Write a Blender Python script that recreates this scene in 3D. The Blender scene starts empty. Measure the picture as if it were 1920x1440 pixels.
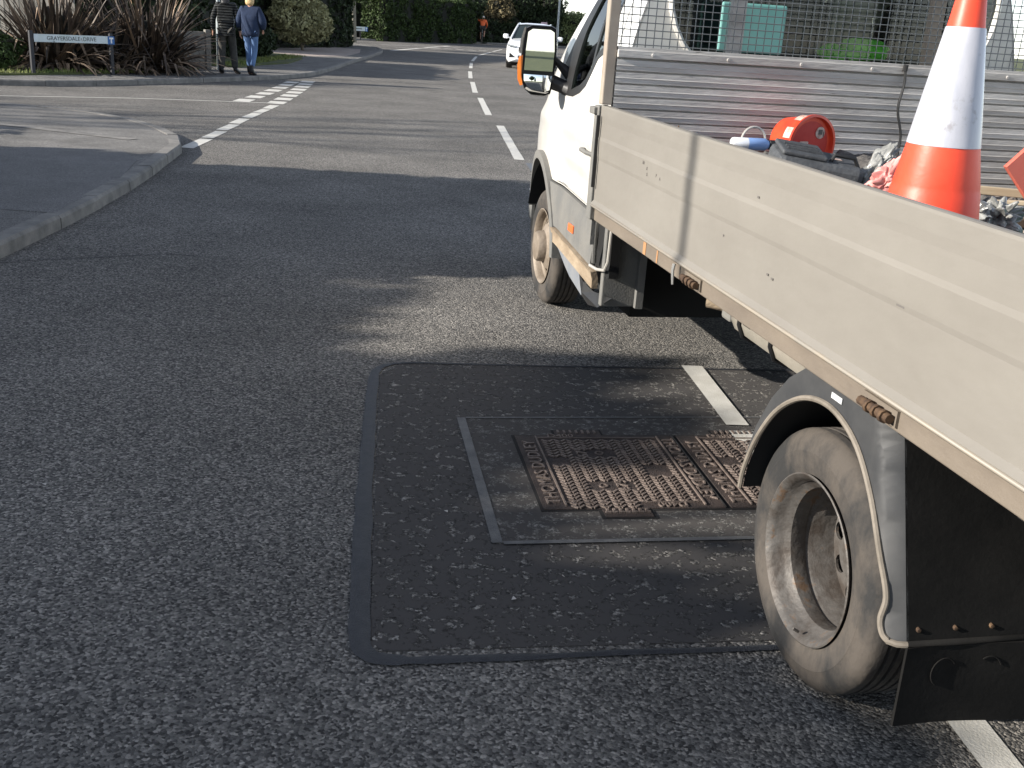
import bpy, bmesh, math, random
import numpy as np
from math import pi, sin, cos, radians, sqrt, atan2, hypot
from mathutils import Vector, Matrix, noise
from mathutils.geometry import tessellate_polygon
random.seed(7); rng = np.random.default_rng(7)
S = bpy.context.scene; COL = S.collection

# ------------------------------------------------------------------ camera
cd = bpy.data.cameras.new('camera'); cam = bpy.data.objects.new('camera', cd); COL.objects.link(cam)
cd.sensor_width = 36; cd.lens = 36*1968.4/1920; cd.clip_start = .05; cd.clip_end = 2000
PIT, ROL = .3313, .06677
fw = Vector((0, cos(PIT), -sin(PIT))); up = Vector((0, sin(PIT), cos(PIT))); rt = Vector((1, 0, 0))
r2 = rt*cos(ROL)+up*sin(ROL); u2 = -rt*sin(ROL)+up*cos(ROL)
cam.matrix_world = Matrix(((r2.x, u2.x, -fw.x, 0), (r2.y, u2.y, -fw.y, 0), (r2.z, u2.z, -fw.z, 1.6248), (0, 0, 0, 1)))
S.camera = cam
# ------------------------------------------------------------------ light
SUN_EL, SUN_DX, SUN_DY = radians(22), -1.0, -.30
W = bpy.data.worlds.new('World'); S.world = W; W.use_nodes = True
nt = W.node_tree; nt.nodes.clear()
sky = nt.nodes.new('ShaderNodeTexSky'); sky.sky_type = 'NISHITA'; sky.sun_disc = False
sky.sun_elevation = SUN_EL; sky.sun_rotation = atan2(SUN_DX, SUN_DY); sky.air_density = .8; sky.dust_density = .3; sky.altitude = 900
bg = nt.nodes.new('ShaderNodeBackground'); bg.inputs[1].default_value = .135
wo = nt.nodes.new('ShaderNodeOutputWorld'); hsv = nt.nodes.new('ShaderNodeHueSaturation'); hsv.inputs['Saturation'].default_value = .55; nt.links.new(sky.outputs[0], hsv.inputs['Color']); nt.links.new(hsv.outputs[0], bg.inputs[0]); nt.links.new(bg.outputs[0], wo.inputs[0])
sl = bpy.data.lights.new('sun', 'SUN'); so = bpy.data.objects.new('sun', sl); COL.objects.link(so)
sl.energy = 5.0; sl.angle = radians(.5); sl.color = (1, .94, .85)
h_ = hypot(SUN_DX, SUN_DY)
tosun = Vector((SUN_DX/h_*cos(SUN_EL), SUN_DY/h_*cos(SUN_EL), sin(SUN_EL)))
so.rotation_euler = tosun.to_track_quat('Z', 'Y').to_euler(); so.location = (-20, -5, 20)
S.view_settings.view_transform = 'Standard'; S.view_settings.look = 'None'; S.view_settings.gamma = 1
S.view_settings.exposure = .92
S.cycles.max_bounces = 6; S.cycles.transparent_max_bounces = 8

# ------------------------------------------------------------------ materials
def srgb(r, g, b): return tuple(((c/255/12.92) if c/255 <= .04045 else ((c/255+.055)/1.055)**2.4) for c in (r, g, b))+(1,)
def mat(name, col=(.5, .5, .5), rough=.6, metal=0., noise_amt=0., noise_scale=8., col2=None, bump=0., bump_scale=60., spec=.5,
        coat=0., stretch=None, detail=6, contrast=.5, island=0., trans=0.):
    m = bpy.data.materials.new(name); m.use_nodes = True; n = m.node_tree; L = n.links
    b = n.nodes['Principled BSDF']; b.inputs['Roughness'].default_value = rough; b.inputs['Metallic'].default_value = metal
    b.inputs['Specular IOR Level'].default_value = spec; b.inputs['Coat Weight'].default_value = coat
    if trans: b.inputs['Transmission Weight'].default_value = trans
    c = tuple(col[:3])+(1,)
    b.inputs['Base Color'].default_value = c
    tc = n.nodes.new('ShaderNodeTexCoord'); src = tc.outputs['Object']
    if stretch:
        mp = n.nodes.new('ShaderNodeMapping'); mp.inputs['Scale'].default_value = stretch; L.new(src, mp.inputs[0]); src = mp.outputs[0]
    out = None
    if col2 is not None:
        nz = n.nodes.new('ShaderNodeTexNoise'); nz.inputs['Scale'].default_value = noise_scale; nz.inputs['Detail'].default_value = detail
        nz.inputs['Roughness'].default_value = .65; L.new(src, nz.inputs[0])
        rp = n.nodes.new('ShaderNodeValToRGB'); rp.color_ramp.elements[0].position = .5-contrast/2*.6; rp.color_ramp.elements[1].position = .5+contrast/2*.6
        rp.color_ramp.elements[0].color = c; rp.color_ramp.elements[1].color = tuple(col2[:3])+(1,)
        L.new(nz.outputs[0], rp.inputs[0]); out = rp.outputs[0]
    if island:
        ge = n.nodes.new('ShaderNodeNewGeometry'); mr = n.nodes.new('ShaderNodeMapRange'); mr.inputs[3].default_value = 1-island; mr.inputs[4].default_value = 1+island
        L.new(ge.outputs['Random Per Island'], mr.inputs[0])
        hs = n.nodes.new('ShaderNodeHueSaturation'); L.new(mr.outputs[0], hs.inputs['Value'])
        if out: L.new(out, hs.inputs['Color'])
        else: hs.inputs['Color'].default_value = c
        out = hs.outputs[0]
    if out: L.new(out, b.inputs['Base Color'])
    if bump:
        nb = n.nodes.new('ShaderNodeTexNoise'); nb.inputs['Scale'].default_value = bump_scale; nb.inputs['Detail'].default_value = 4; L.new(src, nb.inputs[0])
        bp = n.nodes.new('ShaderNodeBump'); bp.inputs['Strength'].default_value = bump; bp.inputs['Distance'].default_value = .01
        L.new(nb.outputs[0], bp.inputs['Height']); L.new(bp.outputs[0], b.inputs['Normal'])
    return m
def asphalt(name, dark, mid, light, scale=95., lightpos=.62, big=.25, bigscale=.9, bumpd=.006, bumps=.9, patches=None, tint=None):
    """Aggregate in a binder: one colour per stone, larger worn areas, relief from the same cells."""
    m = bpy.data.materials.new(name); m.use_nodes = True; n = m.node_tree; L = n.links; b = n.nodes['Principled BSDF']
    b.inputs['Roughness'].default_value = .92; b.inputs['Specular IOR Level'].default_value = .15
    tc = n.nodes.new('ShaderNodeTexCoord'); co = tc.outputs['Object']
    wn = n.nodes.new('ShaderNodeTexNoise'); wn.inputs['Scale'].default_value = scale*1.3; L.new(co, wn.inputs[0])
    va = n.nodes.new('ShaderNodeVectorMath'); va.operation = 'MULTIPLY_ADD'; va.inputs[1].default_value = (.006,)*3; L.new(wn.outputs[1], va.inputs[0]); L.new(co, va.inputs[2])
    vo = n.nodes.new('ShaderNodeTexVoronoi'); vo.inputs['Scale'].default_value = scale; vo.inputs['Randomness'].default_value = 1; L.new(va.outputs[0], vo.inputs[0])
    sp = n.nodes.new('ShaderNodeSeparateColor'); L.new(vo.outputs['Color'], sp.inputs[0])
    rp = n.nodes.new('ShaderNodeValToRGB'); e = rp.color_ramp.elements
    e[0].position = 0; e[0].color = dark+(1,); e[1].position = 1; e[1].color = light+(1,)
    k = e.new(lightpos*.55); k.color = mid+(1,); k = e.new(lightpos+.12); k.color = tuple(a*.6+c*.4 for a, c in zip(mid, light))+(1,)
    L.new(sp.outputs[0], rp.inputs[0])
    bn = n.nodes.new('ShaderNodeTexNoise'); bn.inputs['Scale'].default_value = bigscale; bn.inputs['Detail'].default_value = 8; bn.inputs['Roughness'].default_value = .6; L.new(co, bn.inputs[0])
    mr = n.nodes.new('ShaderNodeMapRange'); mr.inputs[1].default_value = .3; mr.inputs[2].default_value = .7; mr.inputs[3].default_value = 1-big; mr.inputs[4].default_value = 1+big; L.new(bn.outputs[0], mr.inputs[0])
    mx = n.nodes.new('ShaderNodeMix'); mx.data_type = 'RGBA'; mx.blend_type = 'MULTIPLY'; mx.inputs[0].default_value = 1
    L.new(rp.outputs[0], mx.inputs[6]); L.new(mr.outputs[0], mx.inputs[7]); out = mx.outputs[2]
    if patches:   # (scale, threshold, colour) rough islands where the stone shows through a smooth binder
        pn = n.nodes.new('ShaderNodeTexNoise'); pn.inputs['Scale'].default_value = patches[0]; pn.inputs['Detail'].default_value = 9; pn.inputs['Roughness'].default_value = .75; L.new(co, pn.inputs[0])
        pr_ = n.nodes.new('ShaderNodeMapRange'); pr_.inputs[1].default_value = patches[1]; pr_.inputs[2].default_value = patches[1]+.04; L.new(pn.outputs[0], pr_.inputs[0])
        m2 = n.nodes.new('ShaderNodeMix'); m2.data_type = 'RGBA'; L.new(pr_.outputs[0], m2.inputs[0]); m2.inputs[6].default_value = patches[2]+(1,); L.new(out, m2.inputs[7]); out = m2.outputs[2]
    # oil drips and dirt, and pale scuffed spots, each with its own outline
    for sc_, lo_, hi_, cc, st_ in ((1.9, .66, .72, (.045, .046, .05), .45), (6.0, .70, .74, (.24, .225, .205), .35), (3.3, .28, .22, (.06, .06, .062), .4)):
        sn = n.nodes.new('ShaderNodeTexNoise'); sn.inputs['Scale'].default_value = sc_; sn.inputs['Detail'].default_value = 9; sn.inputs['Roughness'].default_value = .62
        mp = n.nodes.new('ShaderNodeMapping'); mp.inputs['Location'].default_value = (sc_*3, 7, 0); mp.inputs['Scale'].default_value = (1, .55, 1); L.new(co, mp.inputs[0]); L.new(mp.outputs[0], sn.inputs[0])
        sr = n.nodes.new('ShaderNodeMapRange'); sr.inputs[1].default_value = lo_; sr.inputs[2].default_value = hi_; sr.inputs[3].default_value = 0; sr.inputs[4].default_value = st_; L.new(sn.outputs[0], sr.inputs[0])
        sm = n.nodes.new('ShaderNodeMix'); sm.data_type = 'RGBA'; L.new(sr.outputs[0], sm.inputs[0]); L.new(out, sm.inputs[6]); sm.inputs[7].default_value = cc+(1,); out = sm.outputs[2]
    L.new(out, b.inputs['Base Color'])
    bp = n.nodes.new('ShaderNodeBump'); bp.inputs['Strength'].default_value = bumps; bp.inputs['Distance'].default_value = bumpd; bp.invert = True
    if patches:
        mm = n.nodes.new('ShaderNodeMath'); mm.operation = 'MULTIPLY'; L.new(vo.outputs['Distance'], mm.inputs[0]); L.new(pr_.outputs[0], mm.inputs[1]); L.new(mm.outputs[0], bp.inputs['Height'])
    else: L.new(vo.outputs['Distance'], bp.inputs['Height'])
    L.new(bp.outputs[0], b.inputs['Normal'])
    return m

# ------------------------------------------------------------------ mesh helpers
class MB:
    def __init__(s): s.v = []; s.f = []; s.m = []; s.sm = []
    def add(s, vs, fs, mi=0, smooth=False):
        o = len(s.v); s.v += [tuple(v) for v in vs]; s.f += [tuple(i+o for i in f) for f in fs]; s.m += [mi]*len(fs); s.sm += [smooth]*len(fs); return s
    def box(s, x0, x1, y0, y1, z0, z1, mi=0, M=None, bev=0.):
        if bev:
            bm = bmesh.new(); bmesh.ops.create_cube(bm, size=1)
            for v in bm.verts: v.co = Vector(((x0+x1)/2+v.co.x*(x1-x0), (y0+y1)/2+v.co.y*(y1-y0), (z0+z1)/2+v.co.z*(z1-z0)))
            bmesh.ops.bevel(bm, geom=list(bm.edges), offset=bev, segments=2, profile=.5, affect='EDGES')
            bm.verts.index_update(); vs = [v.co.copy() for v in bm.verts]; fs = [[v.index for v in f.verts] for f in bm.faces]; bm.free()
        else:
            vs = [Vector((x, y, z)) for z in (z0, z1) for y in (y0, y1) for x in (x0, x1)]
            fs = [(0, 2, 3, 1), (4, 5, 7, 6), (0, 1, 5, 4), (2, 6, 7, 3), (0, 4, 6, 2), (1, 3, 7, 5)]
        if M is not None: vs = [M @ v for v in vs]
        return s.add(vs, fs, mi)
    def tube(s, pts, r, n=8, mi=0, cap=True, smooth=True):
        pts = [Vector(p) for p in pts]; rr = r if isinstance(r, (list, tuple)) else [r]*len(pts)
        vs = []; prev = None
        for i, p in enumerate(pts):
            d = (pts[min(i+1, len(pts)-1)]-pts[max(i-1, 0)]).normalized()
            if prev is None:
                a = Vector((0, 0, 1)) if abs(d.z) < .9 else Vector((1, 0, 0)); prev = d.cross(a).normalized()
            u = (prev-d*prev.dot(d)).normalized(); w = d.cross(u); prev = u
            for k in range(n): t = 2*pi*k/n; vs.append(p+(u*cos(t)+w*sin(t))*rr[i])
        fs = [(i*n+k, i*n+(k+1) % n, (i+1)*n+(k+1) % n, (i+1)*n+k) for i in range(len(pts)-1) for k in range(n)]
        s.add(vs, fs, mi, smooth)
        if cap: s.add(vs[:n], [tuple(range(n))[::-1]], mi); s.add(vs[-n:], [tuple(range(n))], mi)
        return s
    def lathe(s, prof, c=(0, 0, 0), ax='x', n=48, mi=0, smooth=True, a0=0., a1=2*pi):
        """prof: (along axis, radius)"""
        c = Vector(c); full = abs(a1-a0-2*pi) < 1e-6; nn = n if full else n+1; vs = []
        for (h, r) in prof:
            for k in range(nn):
                t = a0+(a1-a0)*k/n; a, b = r*cos(t), r*sin(t)
                vs.append(c+(Vector((h, a, b)) if ax == 'x' else Vector((a, h, b)) if ax == 'y' else Vector((a, b, h))))
        fs = [(i*nn+k, i*nn+(k+1) % nn, (i+1)*nn+(k+1) % nn, (i+1)*nn+k) for i in range(len(prof)-1) for k in range(n if full else n)]
        return s.add(vs, fs, mi, smooth)
    def sheet(s, outline, holes=(), fmap=None, th=0., tv=None, cell=.08, mi=0, smooth=True):
        """Flat polygon with holes, cut finer than cell, mapped to 3-D, given thickness th along tv."""
        loops = [[Vector((p[0], p[1], 0)) for p in l] for l in [outline]+list(holes)]
        loops = [dens(l, cell) for l in loops]
        flat = [p for l in loops for p in l]; tris = tessellate_polygon(loops)
        bm = bmesh.new(); bv = [bm.verts.new(p) for p in flat]
        for t in tris:
            try: bm.faces.new([bv[i] for i in t])
            except ValueError: pass
        bm.normal_update()
        for f in bm.faces:
            if f.normal.z < 0: f.normal_flip()
        for it in range(7):
            es = [e for e in bm.edges if e.calc_length() > cell*1.5]
            if not es: break
            bmesh.ops.subdivide_edges(bm, edges=es, cuts=1, use_grid_fill=False)
            bmesh.ops.triangulate(bm, faces=[f for f in bm.faces if len(f.verts) > 3])
        bmesh.ops.beautify_fill(bm, faces=bm.faces, edges=[e for e in bm.edges if not e.is_boundary])
        bm.verts.index_update(); n0 = len(bm.verts)
        P = [v.co.copy() for v in bm.verts]; Fs = [[v.index for v in f.verts] for f in bm.faces]
        be = [(e.verts[0].index, e.verts[1].index) for e in bm.edges if e.is_boundary]; bm.free()
        A = [Vector(fmap(p.x, p.y)) if fmap else p for p in P]
        if not th: return s.add(A, Fs, mi, smooth)
        T = Vector(tv)*th; B = [a+T for a in A]
        s.add(A, Fs, mi, smooth); s.add(B, [f[::-1] for f in Fs], mi, smooth)
        return s.add(A+B, [(a, b, b+n0, a+n0) for a, b in be], mi, False)
    def build(s, name, mats, parent=None, loc=None, rotz=0, fixn=True):
        me = bpy.data.meshes.new(name); me.from_pydata(s.v, [], s.f)
        for m in (mats if isinstance(mats, (list, tuple)) else [mats]): me.materials.append(m)
        me.polygons.foreach_set('material_index', s.m); me.polygons.foreach_set('use_smooth', s.sm); me.update()
        if fixn:
            bm = bmesh.new(); bm.from_mesh(me); bmesh.ops.remove_doubles(bm, verts=bm.verts, dist=1e-5); bmesh.ops.recalc_face_normals(bm, faces=bm.faces)
            for e in bm.edges:
                if len(e.link_faces) == 2 and e.calc_face_angle(0) > .6: e.smooth = False
            bm.to_mesh(me); bm.free()
        o = bpy.data.objects.new(name, me); COL.objects.link(o)
        if parent: o.parent = parent
        if loc: o.location = loc
        o.rotation_euler.z = rotz
        return o
def dens(l, cell):
    out = []
    for i, p in enumerate(l):
        q = l[(i+1) % len(l)]; n = max(1, int((q-p).length/cell+.5))
        out += [p.lerp(q, k/n) for k in range(n)]
    return out
def tag(o, label=None, cat=None, group=None, kind=None):
    for k, v in (('label', label), ('category', cat), ('group', group), ('kind', kind)):
        if v: o[k] = v
    return o
def empty(name, loc=(0, 0, 0), rz=0., **k):
    o = bpy.data.objects.new(name, None); COL.objects.link(o); o.location = loc; o.rotation_euler.z = rz; o.empty_display_size = .2; return tag(o, **k)
def arc(cx, cy, r, a0, a1, n=12, ry=None): return [(cx+r*cos(a0+(a1-a0)*i/n), cy+(ry or r)*sin(a0+(a1-a0)*i/n)) for i in range(n+1)]
def rrect(x0, x1, y0, y1, r, n=5):
    return arc(x1-r, y1-r, r, 0, pi/2, n)+arc(x0+r, y1-r, r, pi/2, pi, n)+arc(x0+r, y0+r, r, pi, 1.5*pi, n)+arc(x1-r, y0+r, r, 1.5*pi, 2*pi, n)
def smoothline(pts, n=6):
    P = [Vector(p) for p in pts]; P = [P[0]*2-P[1]]+P+[P[-1]*2-P[-2]]; out = []
    for i in range(1, len(P)-2):
        a, b, c, d = P[i-1:i+3]
        for k in range(n):
            t = k/n; out.append(.5*((2*b)+(c-a)*t+(2*a-5*b+4*c-d)*t*t+(-a+3*b-3*c+d)*t**3))
    return out+[P[-2]]
def text_mesh(mb, s, size, M, ext=.002, mi=0, center=True, spacing=1.):
    cu = bpy.data.curves.new('t', 'FONT'); cu.body = s; cu.size = size; cu.extrude = ext; cu.space_character = spacing
    if center: cu.align_x = 'CENTER'; cu.align_y = 'CENTER'
    cu.resolution_u = 3
    o = bpy.data.objects.new('t', cu); COL.objects.link(o)
    dg = bpy.context.evaluated_depsgraph_get(); dg.update(); me = bpy.data.meshes.new_from_object(o.evaluated_get(dg))
    mb.add([M @ v.co for v in me.vertices], [tuple(p.vertices) for p in me.polygons], mi)
    bpy.data.objects.remove(o); bpy.data.curves.remove(cu); bpy.data.meshes.remove(me); return mb
def skin(name, verts, edges, radii, m, parent=None, sub=2, loc=None):
    me = bpy.data.meshes.new(name); me.from_pydata(verts, edges, []); o = bpy.data.objects.new(name, me); COL.objects.link(o)
    o.modifiers.new('s', 'SKIN'); ss = o.modifiers.new('u', 'SUBSURF'); ss.levels = sub; ss.render_levels = sub
    for i, r in enumerate(radii): me.skin_vertices[0].data[i].radius = r if isinstance(r, tuple) else (r, r)
    me.skin_vertices[0].data[0].use_root = True
    dg = bpy.context.evaluated_depsgraph_get(); dg.update(); nm = bpy.data.meshes.new_from_object(o.evaluated_get(dg))
    nm.name = name; o.modifiers.clear(); o.data = nm; bpy.data.meshes.remove(me); nm.materials.clear()
    nm.materials.append(m); nm.polygons.foreach_set('use_smooth', [True]*len(nm.polygons))
    if parent: o.parent = parent
    if loc: o.location = loc
    return o

# ================================================================== SETTING
A_road = asphalt('road_asphalt', (.045, .043, .042), (.118, .113, .106), (.36, .335, .30), 125, .70, .22, .8, .005, 1.)
A_side = asphalt('side_road_asphalt', (.05, .05, .053), (.13, .127, .124), (.33, .32, .30), 120, .68, .2, 1.4)
A_path = asphalt('path_asphalt', (.085, .082, .080), (.165, .158, .15), (.29, .28, .26), 160, .7, .28, 1.7, .003)
A_pathl = asphalt('path_patch_asphalt', (.09, .088, .088), (.175, .17, .165), (.28, .27, .26), 170, .7, .12, 2.5, .003)
A_rep = asphalt('repair_asphalt', (.045, .043, .042), (.12, .115, .108), (.40, .375, .34), 110, .6, .15, 1.2, .007, 1., (21.0, .525, (.078, .073, .070)))
A_rep2 = asphalt('repair_binder', (.055, .052, .050), (.10, .096, .090), (.27, .255, .235), 150, .7, .12, 2., .003, .8, (22., .50, (.078, .072, .068)))
M_tar = mat('tar_seal', (.022, .024, .030), .6, col2=(.040, .041, .046), noise_scale=30, bump=.6, bump_scale=220)
M_band = mat('overband_strip', (.085, .086, .088), .7, col2=(.15, .148, .145), noise_scale=14, bump=.4, bump_scale=200)
def paintmat():
    m = mat('road_paint', (.62, .60, .55), .7, col2=(.5, .48, .43), noise_scale=9, bump=.3, bump_scale=150)
    n = m.node_tree; L = n.links; b = n.nodes['Principled BSDF']; tc = n.nodes.new('ShaderNodeTexCoord')
    vo = n.nodes.new('ShaderNodeTexNoise'); vo.inputs['Scale'].default_value = 26; vo.inputs['Detail'].default_value = 10; vo.inputs['Roughness'].default_value = .8; L.new(tc.outputs['Object'], vo.inputs[0])
    mr = n.nodes.new('ShaderNodeMapRange'); mr.inputs[1].default_value = .31; mr.inputs[2].default_value = .345; L.new(vo.outputs[0], mr.inputs[0])
    mx = n.nodes.new('ShaderNodeMix'); mx.data_type = 'RGBA'; mx.inputs[6].default_value = (.09, .088, .085, 1); L.new(mr.outputs[0], mx.inputs[0])
    L.new(b.inputs['Base Color'].links[0].from_socket, mx.inputs[7]); L.new(mx.outputs[2], b.inputs['Base Color']); return m
M_paint = paintmat()
M_kerb = mat('kerb_concrete', (.13, .124, .115), .85, col2=(.24, .225, .205), noise_scale=5, bump=.5, bump_scale=90)
M_grass_soil = mat('grass_soil', (.05, .065, .02), .95, col2=(.11, .12, .04), noise_scale=3, bump=1, bump_scale=40)

mb = MB(); mb.add([(-300, -60, -.06), (300, -60, -.06), (300, 700, -.06), (-300, 700, -.06)], [(0, 1, 2, 3)])
tag(mb.build('ground', M_grass_soil, fixn=False), kind='structure')
# the carriageway: main road, bending right, with two side roads on the left
mb = MB(); mb.add([(-60, -20, 0), (9, -20, 0), (9, 60, 0), (14, 90, 0), (40, 120, 0), (-60, 120, 0)], [(0, 1, 2, 3, 4, 5)])
tag(mb.build('road', A_road, fixn=False), kind='structure')

NEARK = [(-2.9, -6), (-3.05, 0), (-3.2, 4), (-3.33, 7.3), (-3.41, 8.5), (-3.52, 9.6), (-3.68, 10.7), (-3.8, 11.35), (-3.92, 12.1), (-4.28, 12.98), (-4.85, 13.8), (-5.55, 14.5), (-6.5, 15.0), (-7.8, 15.2), (-10, 14.9), (-14, 14.2), (-30, 11.5)]
FARK = [(-40, 9.8), (-18, 16.2), (-12, 17.9), (-9.376, 19.05), (-8.33, 19.95), (-7.46, 21.74), (-6.85, 23.33), (-6.3, 24.7), (-5.85, 26.2), (-5.62, 28.0), (-5.72, 31.9), (-5.95, 35.8), (-6.28, 43.2), (-6.9, 50.0), (-8.6, 54.5), (-12, 57), (-30, 60)]
FARK2 = [(-40, 66), (-14, 65.2), (-10.8, 66.5), (-8.4, 71), (-6.9, 76.5), (-3.0, 81.5), (2, 86.5), (10, 92), (26, 101)]
def kerb(pts, side, h, name, w=.135):
    """Stones .9 m long laid end to end along a smooth line; side=+1: the path lies to the left of the direction of travel."""
    L = smoothline([(x, y, 0) for x, y in pts], 10); out = MB(); acc = [L[0]]
    seg = [L[0]]; stones = []
    d = 0
    for a, b in zip(L, L[1:]):
        d += (b-a).length; seg.append(b)
        if d > .88: stones.append(seg); seg = [b]; d = 0
    stones.append(seg)
    inner = []
    for k, sg in enumerate(stones):
        if len(sg) < 2: continue
        T = (sg[-1]-sg[0]).normalized(); N = Vector((-T.y, T.x, 0))*side; g = .006
        p0 = sg[0]+T*g; p1 = sg[-1]-T*g; dz = random.uniform(-.004, .004); sh = N*random.uniform(-.006, .006)
        prof = [(0, -.05), (.004, h-.022+dz), (.022, h+dz), (w, h+dz), (w, -.05)]
        vs = [p+sh+N*a+Vector((0, 0, z)) for p in (p0, p1) for a, z in prof]; n = 5
        out.add(vs, [(i, i+1, i+1+n, i+n) for i in range(4)]+[(0, 5, 9, 4)]+[tuple(range(5)), tuple(range(5, 10))[::-1]])
        inner.append(sg[0]+N*(w-.012))
        if k == len(stones)-1: inner.append(sg[-1]+N*(w-.012))
    tag(out.build(name, M_kerb), kind='structure'); return inner
def slab(name, loop, z, m, kind='structure', z0=-.03):
    mb = MB(); loops = [[Vector((p[0], p[1], 0)) for p in loop]]; t = tessellate_polygon(loops); n = len(loop)
    mb.add([(p[0], p[1], z) for p in loop], t); mb.add([(p[0], p[1], z) for p in loop]+[(p[0], p[1], z0) for p in loop], [(i, (i+1) % n, (i+1) % n+n, i+n) for i in range(n)])
    return tag(mb.build(name, m), kind=kind)
i1 = kerb(NEARK, 1, .10, 'kerb')
i2 = kerb(FARK, 1, .10, 'kerb')
i3 = kerb(FARK2, 1, .10, 'kerb')
slab('pavement', [tuple(p.xy) for p in i1]+[(-30, -6)], .094, A_path)
slab('pavement', [tuple(p.xy) for p in i2]+[(-40, 60)], .094, A_path)
slab('pavement', [tuple(p.xy) for p in i3]+[(26, 140), (-40, 140)], .094, A_path)
slab('pavement_patch', [(-3.42, 7.6), (-3.60, 9.35), (-3.86, 10.5), (-4.3, 11.2), (-5.2, 10.9), (-5.5, 9.2), (-4.9, 7.6)], .098, A_pathl, z0=.05)
mb = MB(); mb.add([(-8.0, 13.1, .099), (-6.0, 12.5, .099), (-4.5, 12.0, .099), (-4.45, 12.16, .099), (-6.0, 12.68, .099), (-8.0, 13.3, .099)], [(0, 1, 4, 5), (1, 2, 3, 4)])
tag(mb.build('path_edging', M_kerb, fixn=False), kind='structure')
slab('grass_verge', [(-7.42, 27.6), (-7.35, 29.5), (-7.0, 31.3), (-7.3, 34.6), (-8.4, 37), (-13, 37), (-12, 28)], .13, M_grass_soil)
slab('grass_verge', [(-9.83, 20.05), (-9.42, 20.8), (-8.75, 22.1), (-8.4, 23.2), (-8.0, 25.2), (-8.0, 27.0), (-12, 28), (-13, 20), (-15, 18.2), (-12.2, 18.9)], .13, M_grass_soil)
M_pave = mat('brick_paving', (.30, .24, .21), .9, col2=(.40, .34, .30), noise_scale=4, bump=.4, bump_scale=60)
slab('driveway', [(-7.45, 37.5), (-6.75, 39.0), (-6.9, 43.5), (-7.5, 47.5), (-14, 49), (-14, 37.6)], .1, M_pave, z0=.02)

# road markings
mb = MB()
def dash(p, q, w, z=.004):
    p, q = Vector((p[0], p[1], z)), Vector((q[0], q[1], z)); n = max(1, int((q-p).length/.4)); N = (q-p).normalized(); N = Vector((-N.y, N.x, 0))*w/2
    vs = []
    for i in range(n+1):
        c = p.lerp(q, i/n); k = 1+random.uniform(-.04, .04); vs += [c-N*k, c+N*k]
    mb.add(vs, [(2*i, 2*i+1, 2*i+3, 2*i+2) for i in range(n)])
dash((1.005, 4.34), (.918, 5.17), .105, .012); dash((1.35, 1.15), (1.17, 2.78), .105); dash((1.2, 2.5), (1.11, 3.12), .105, .0125)
dash((.33, 7.9), (.1, 11.0), .12); dash((1.05, 3.86), (1.006, 4.27), .105, .0112)
for a, b in (((-.095, 13.35), (-.48, 17.72)), ((-.75, 19.63), (-1.12, 23.9)), ((-1.32, 25.56), (-1.64, 29.93)), ((-1.80, 31.79), (-2.07, 36.06)),
             ((-2.19, 38.5), (-2.45, 43.3)), ((-2.52, 45.2), (-2.68, 51.2)), ((-2.66, 53.4), (-2.36, 59.5)), ((-2.30, 61.5), (-1.98, 67.5)), ((-1.8, 69.7), (-1.0, 75.3)), ((-.6, 77.3), (1.2, 82))):
    dash(a, b, .125)
for a, b in (((-3.97, 12.38), (-4.02, 13.34)), ((-4.05, 13.46), (-4.10, 14.28)), ((-4.14, 14.44), (-4.18, 15.22)), ((-4.22, 15.35), (-4.27, 16.1)), ((-4.29, 16.3), (-4.33, 17.1)), ((-4.35, 17.2), (-4.37, 17.85)), ((-4.39, 17.98), (-4.43, 18.7))): dash(a, b, .16)
for i in range(8):
    y = 19.0+i*.88; x = -4.50-i*.075-i*i*.004; dash((x, y), (x-.05, y+.55), .30)
for i in range(7):
    y = 19.0+i*.93; x = -5.10-i*.028-i*i*.006; dash((x, y), (x-.03, y+.58), .29)
dash((-9.0, 16.75), (-6.74, 18.25), .07); dash((-6.74, 18.25), (-5.35, 18.83), .07); dash((-5.35, 18.83), (-4.55, 19.12), .07)
for i in range(5): dash((-5.6+i*.62, 60.2+i*.4), (-5.15+i*.62, 60.45+i*.4), .35)
dash((-6.7, 51.8), (-5.9, 60.0), .3); dash((-6.2, 58.0), (-5.2, 67.0), .25); dash((-8.4, 60.5), (-4.4, 66), .2)
tag(mb.build('road_markings', M_paint, fixn=False), kind='structure')
# blue grit washed out beside the centre line
M_blue = mat('worn_tar', (.10, .115, .14), .8, col2=(.13, .13, .13), noise_scale=20)
mb = MB(); mb.add([(-.02, 13.1, .002), (.1, 13.1, .002), (.34, 11.2, .002), (.18, 11.2, .002)], [(0, 1, 2, 3)]); tag(mb.build('seal_line', M_blue, fixn=False), kind='structure')

SEAM = MB()
def seam(pts, w):
    L = smoothline([(x, y, 0) for x, y in pts], 10); vs = []
    for i, p in enumerate(L):
        T_ = (L[min(i+1, len(L)-1)]-L[max(i-1, 0)]).normalized(); N_ = Vector((-T_.y, T_.x, 0)); o = N_*noise.noise(p*4)*.03; k = w*(.6+.8*abs(noise.noise(p*7)))
        vs += [p-N_*k+o+Vector((0, 0, .0022)), p+N_*k+o+Vector((0, 0, .0022))]
    SEAM.add(vs, [(2*i, 2*i+1, 2*i+3, 2*i+2) for i in range(len(L)-1)])
seam([(-3.26, 6.4), (-2.94, 6.6), (-2.42, 6.9), (-2.14, 6.92)], .007)
tag(SEAM.build('road_seams', mat('seam_tar', (.045, .045, .046), .8, col2=(.07, .069, .068), noise_scale=12), fixn=False), kind='structure')
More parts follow.
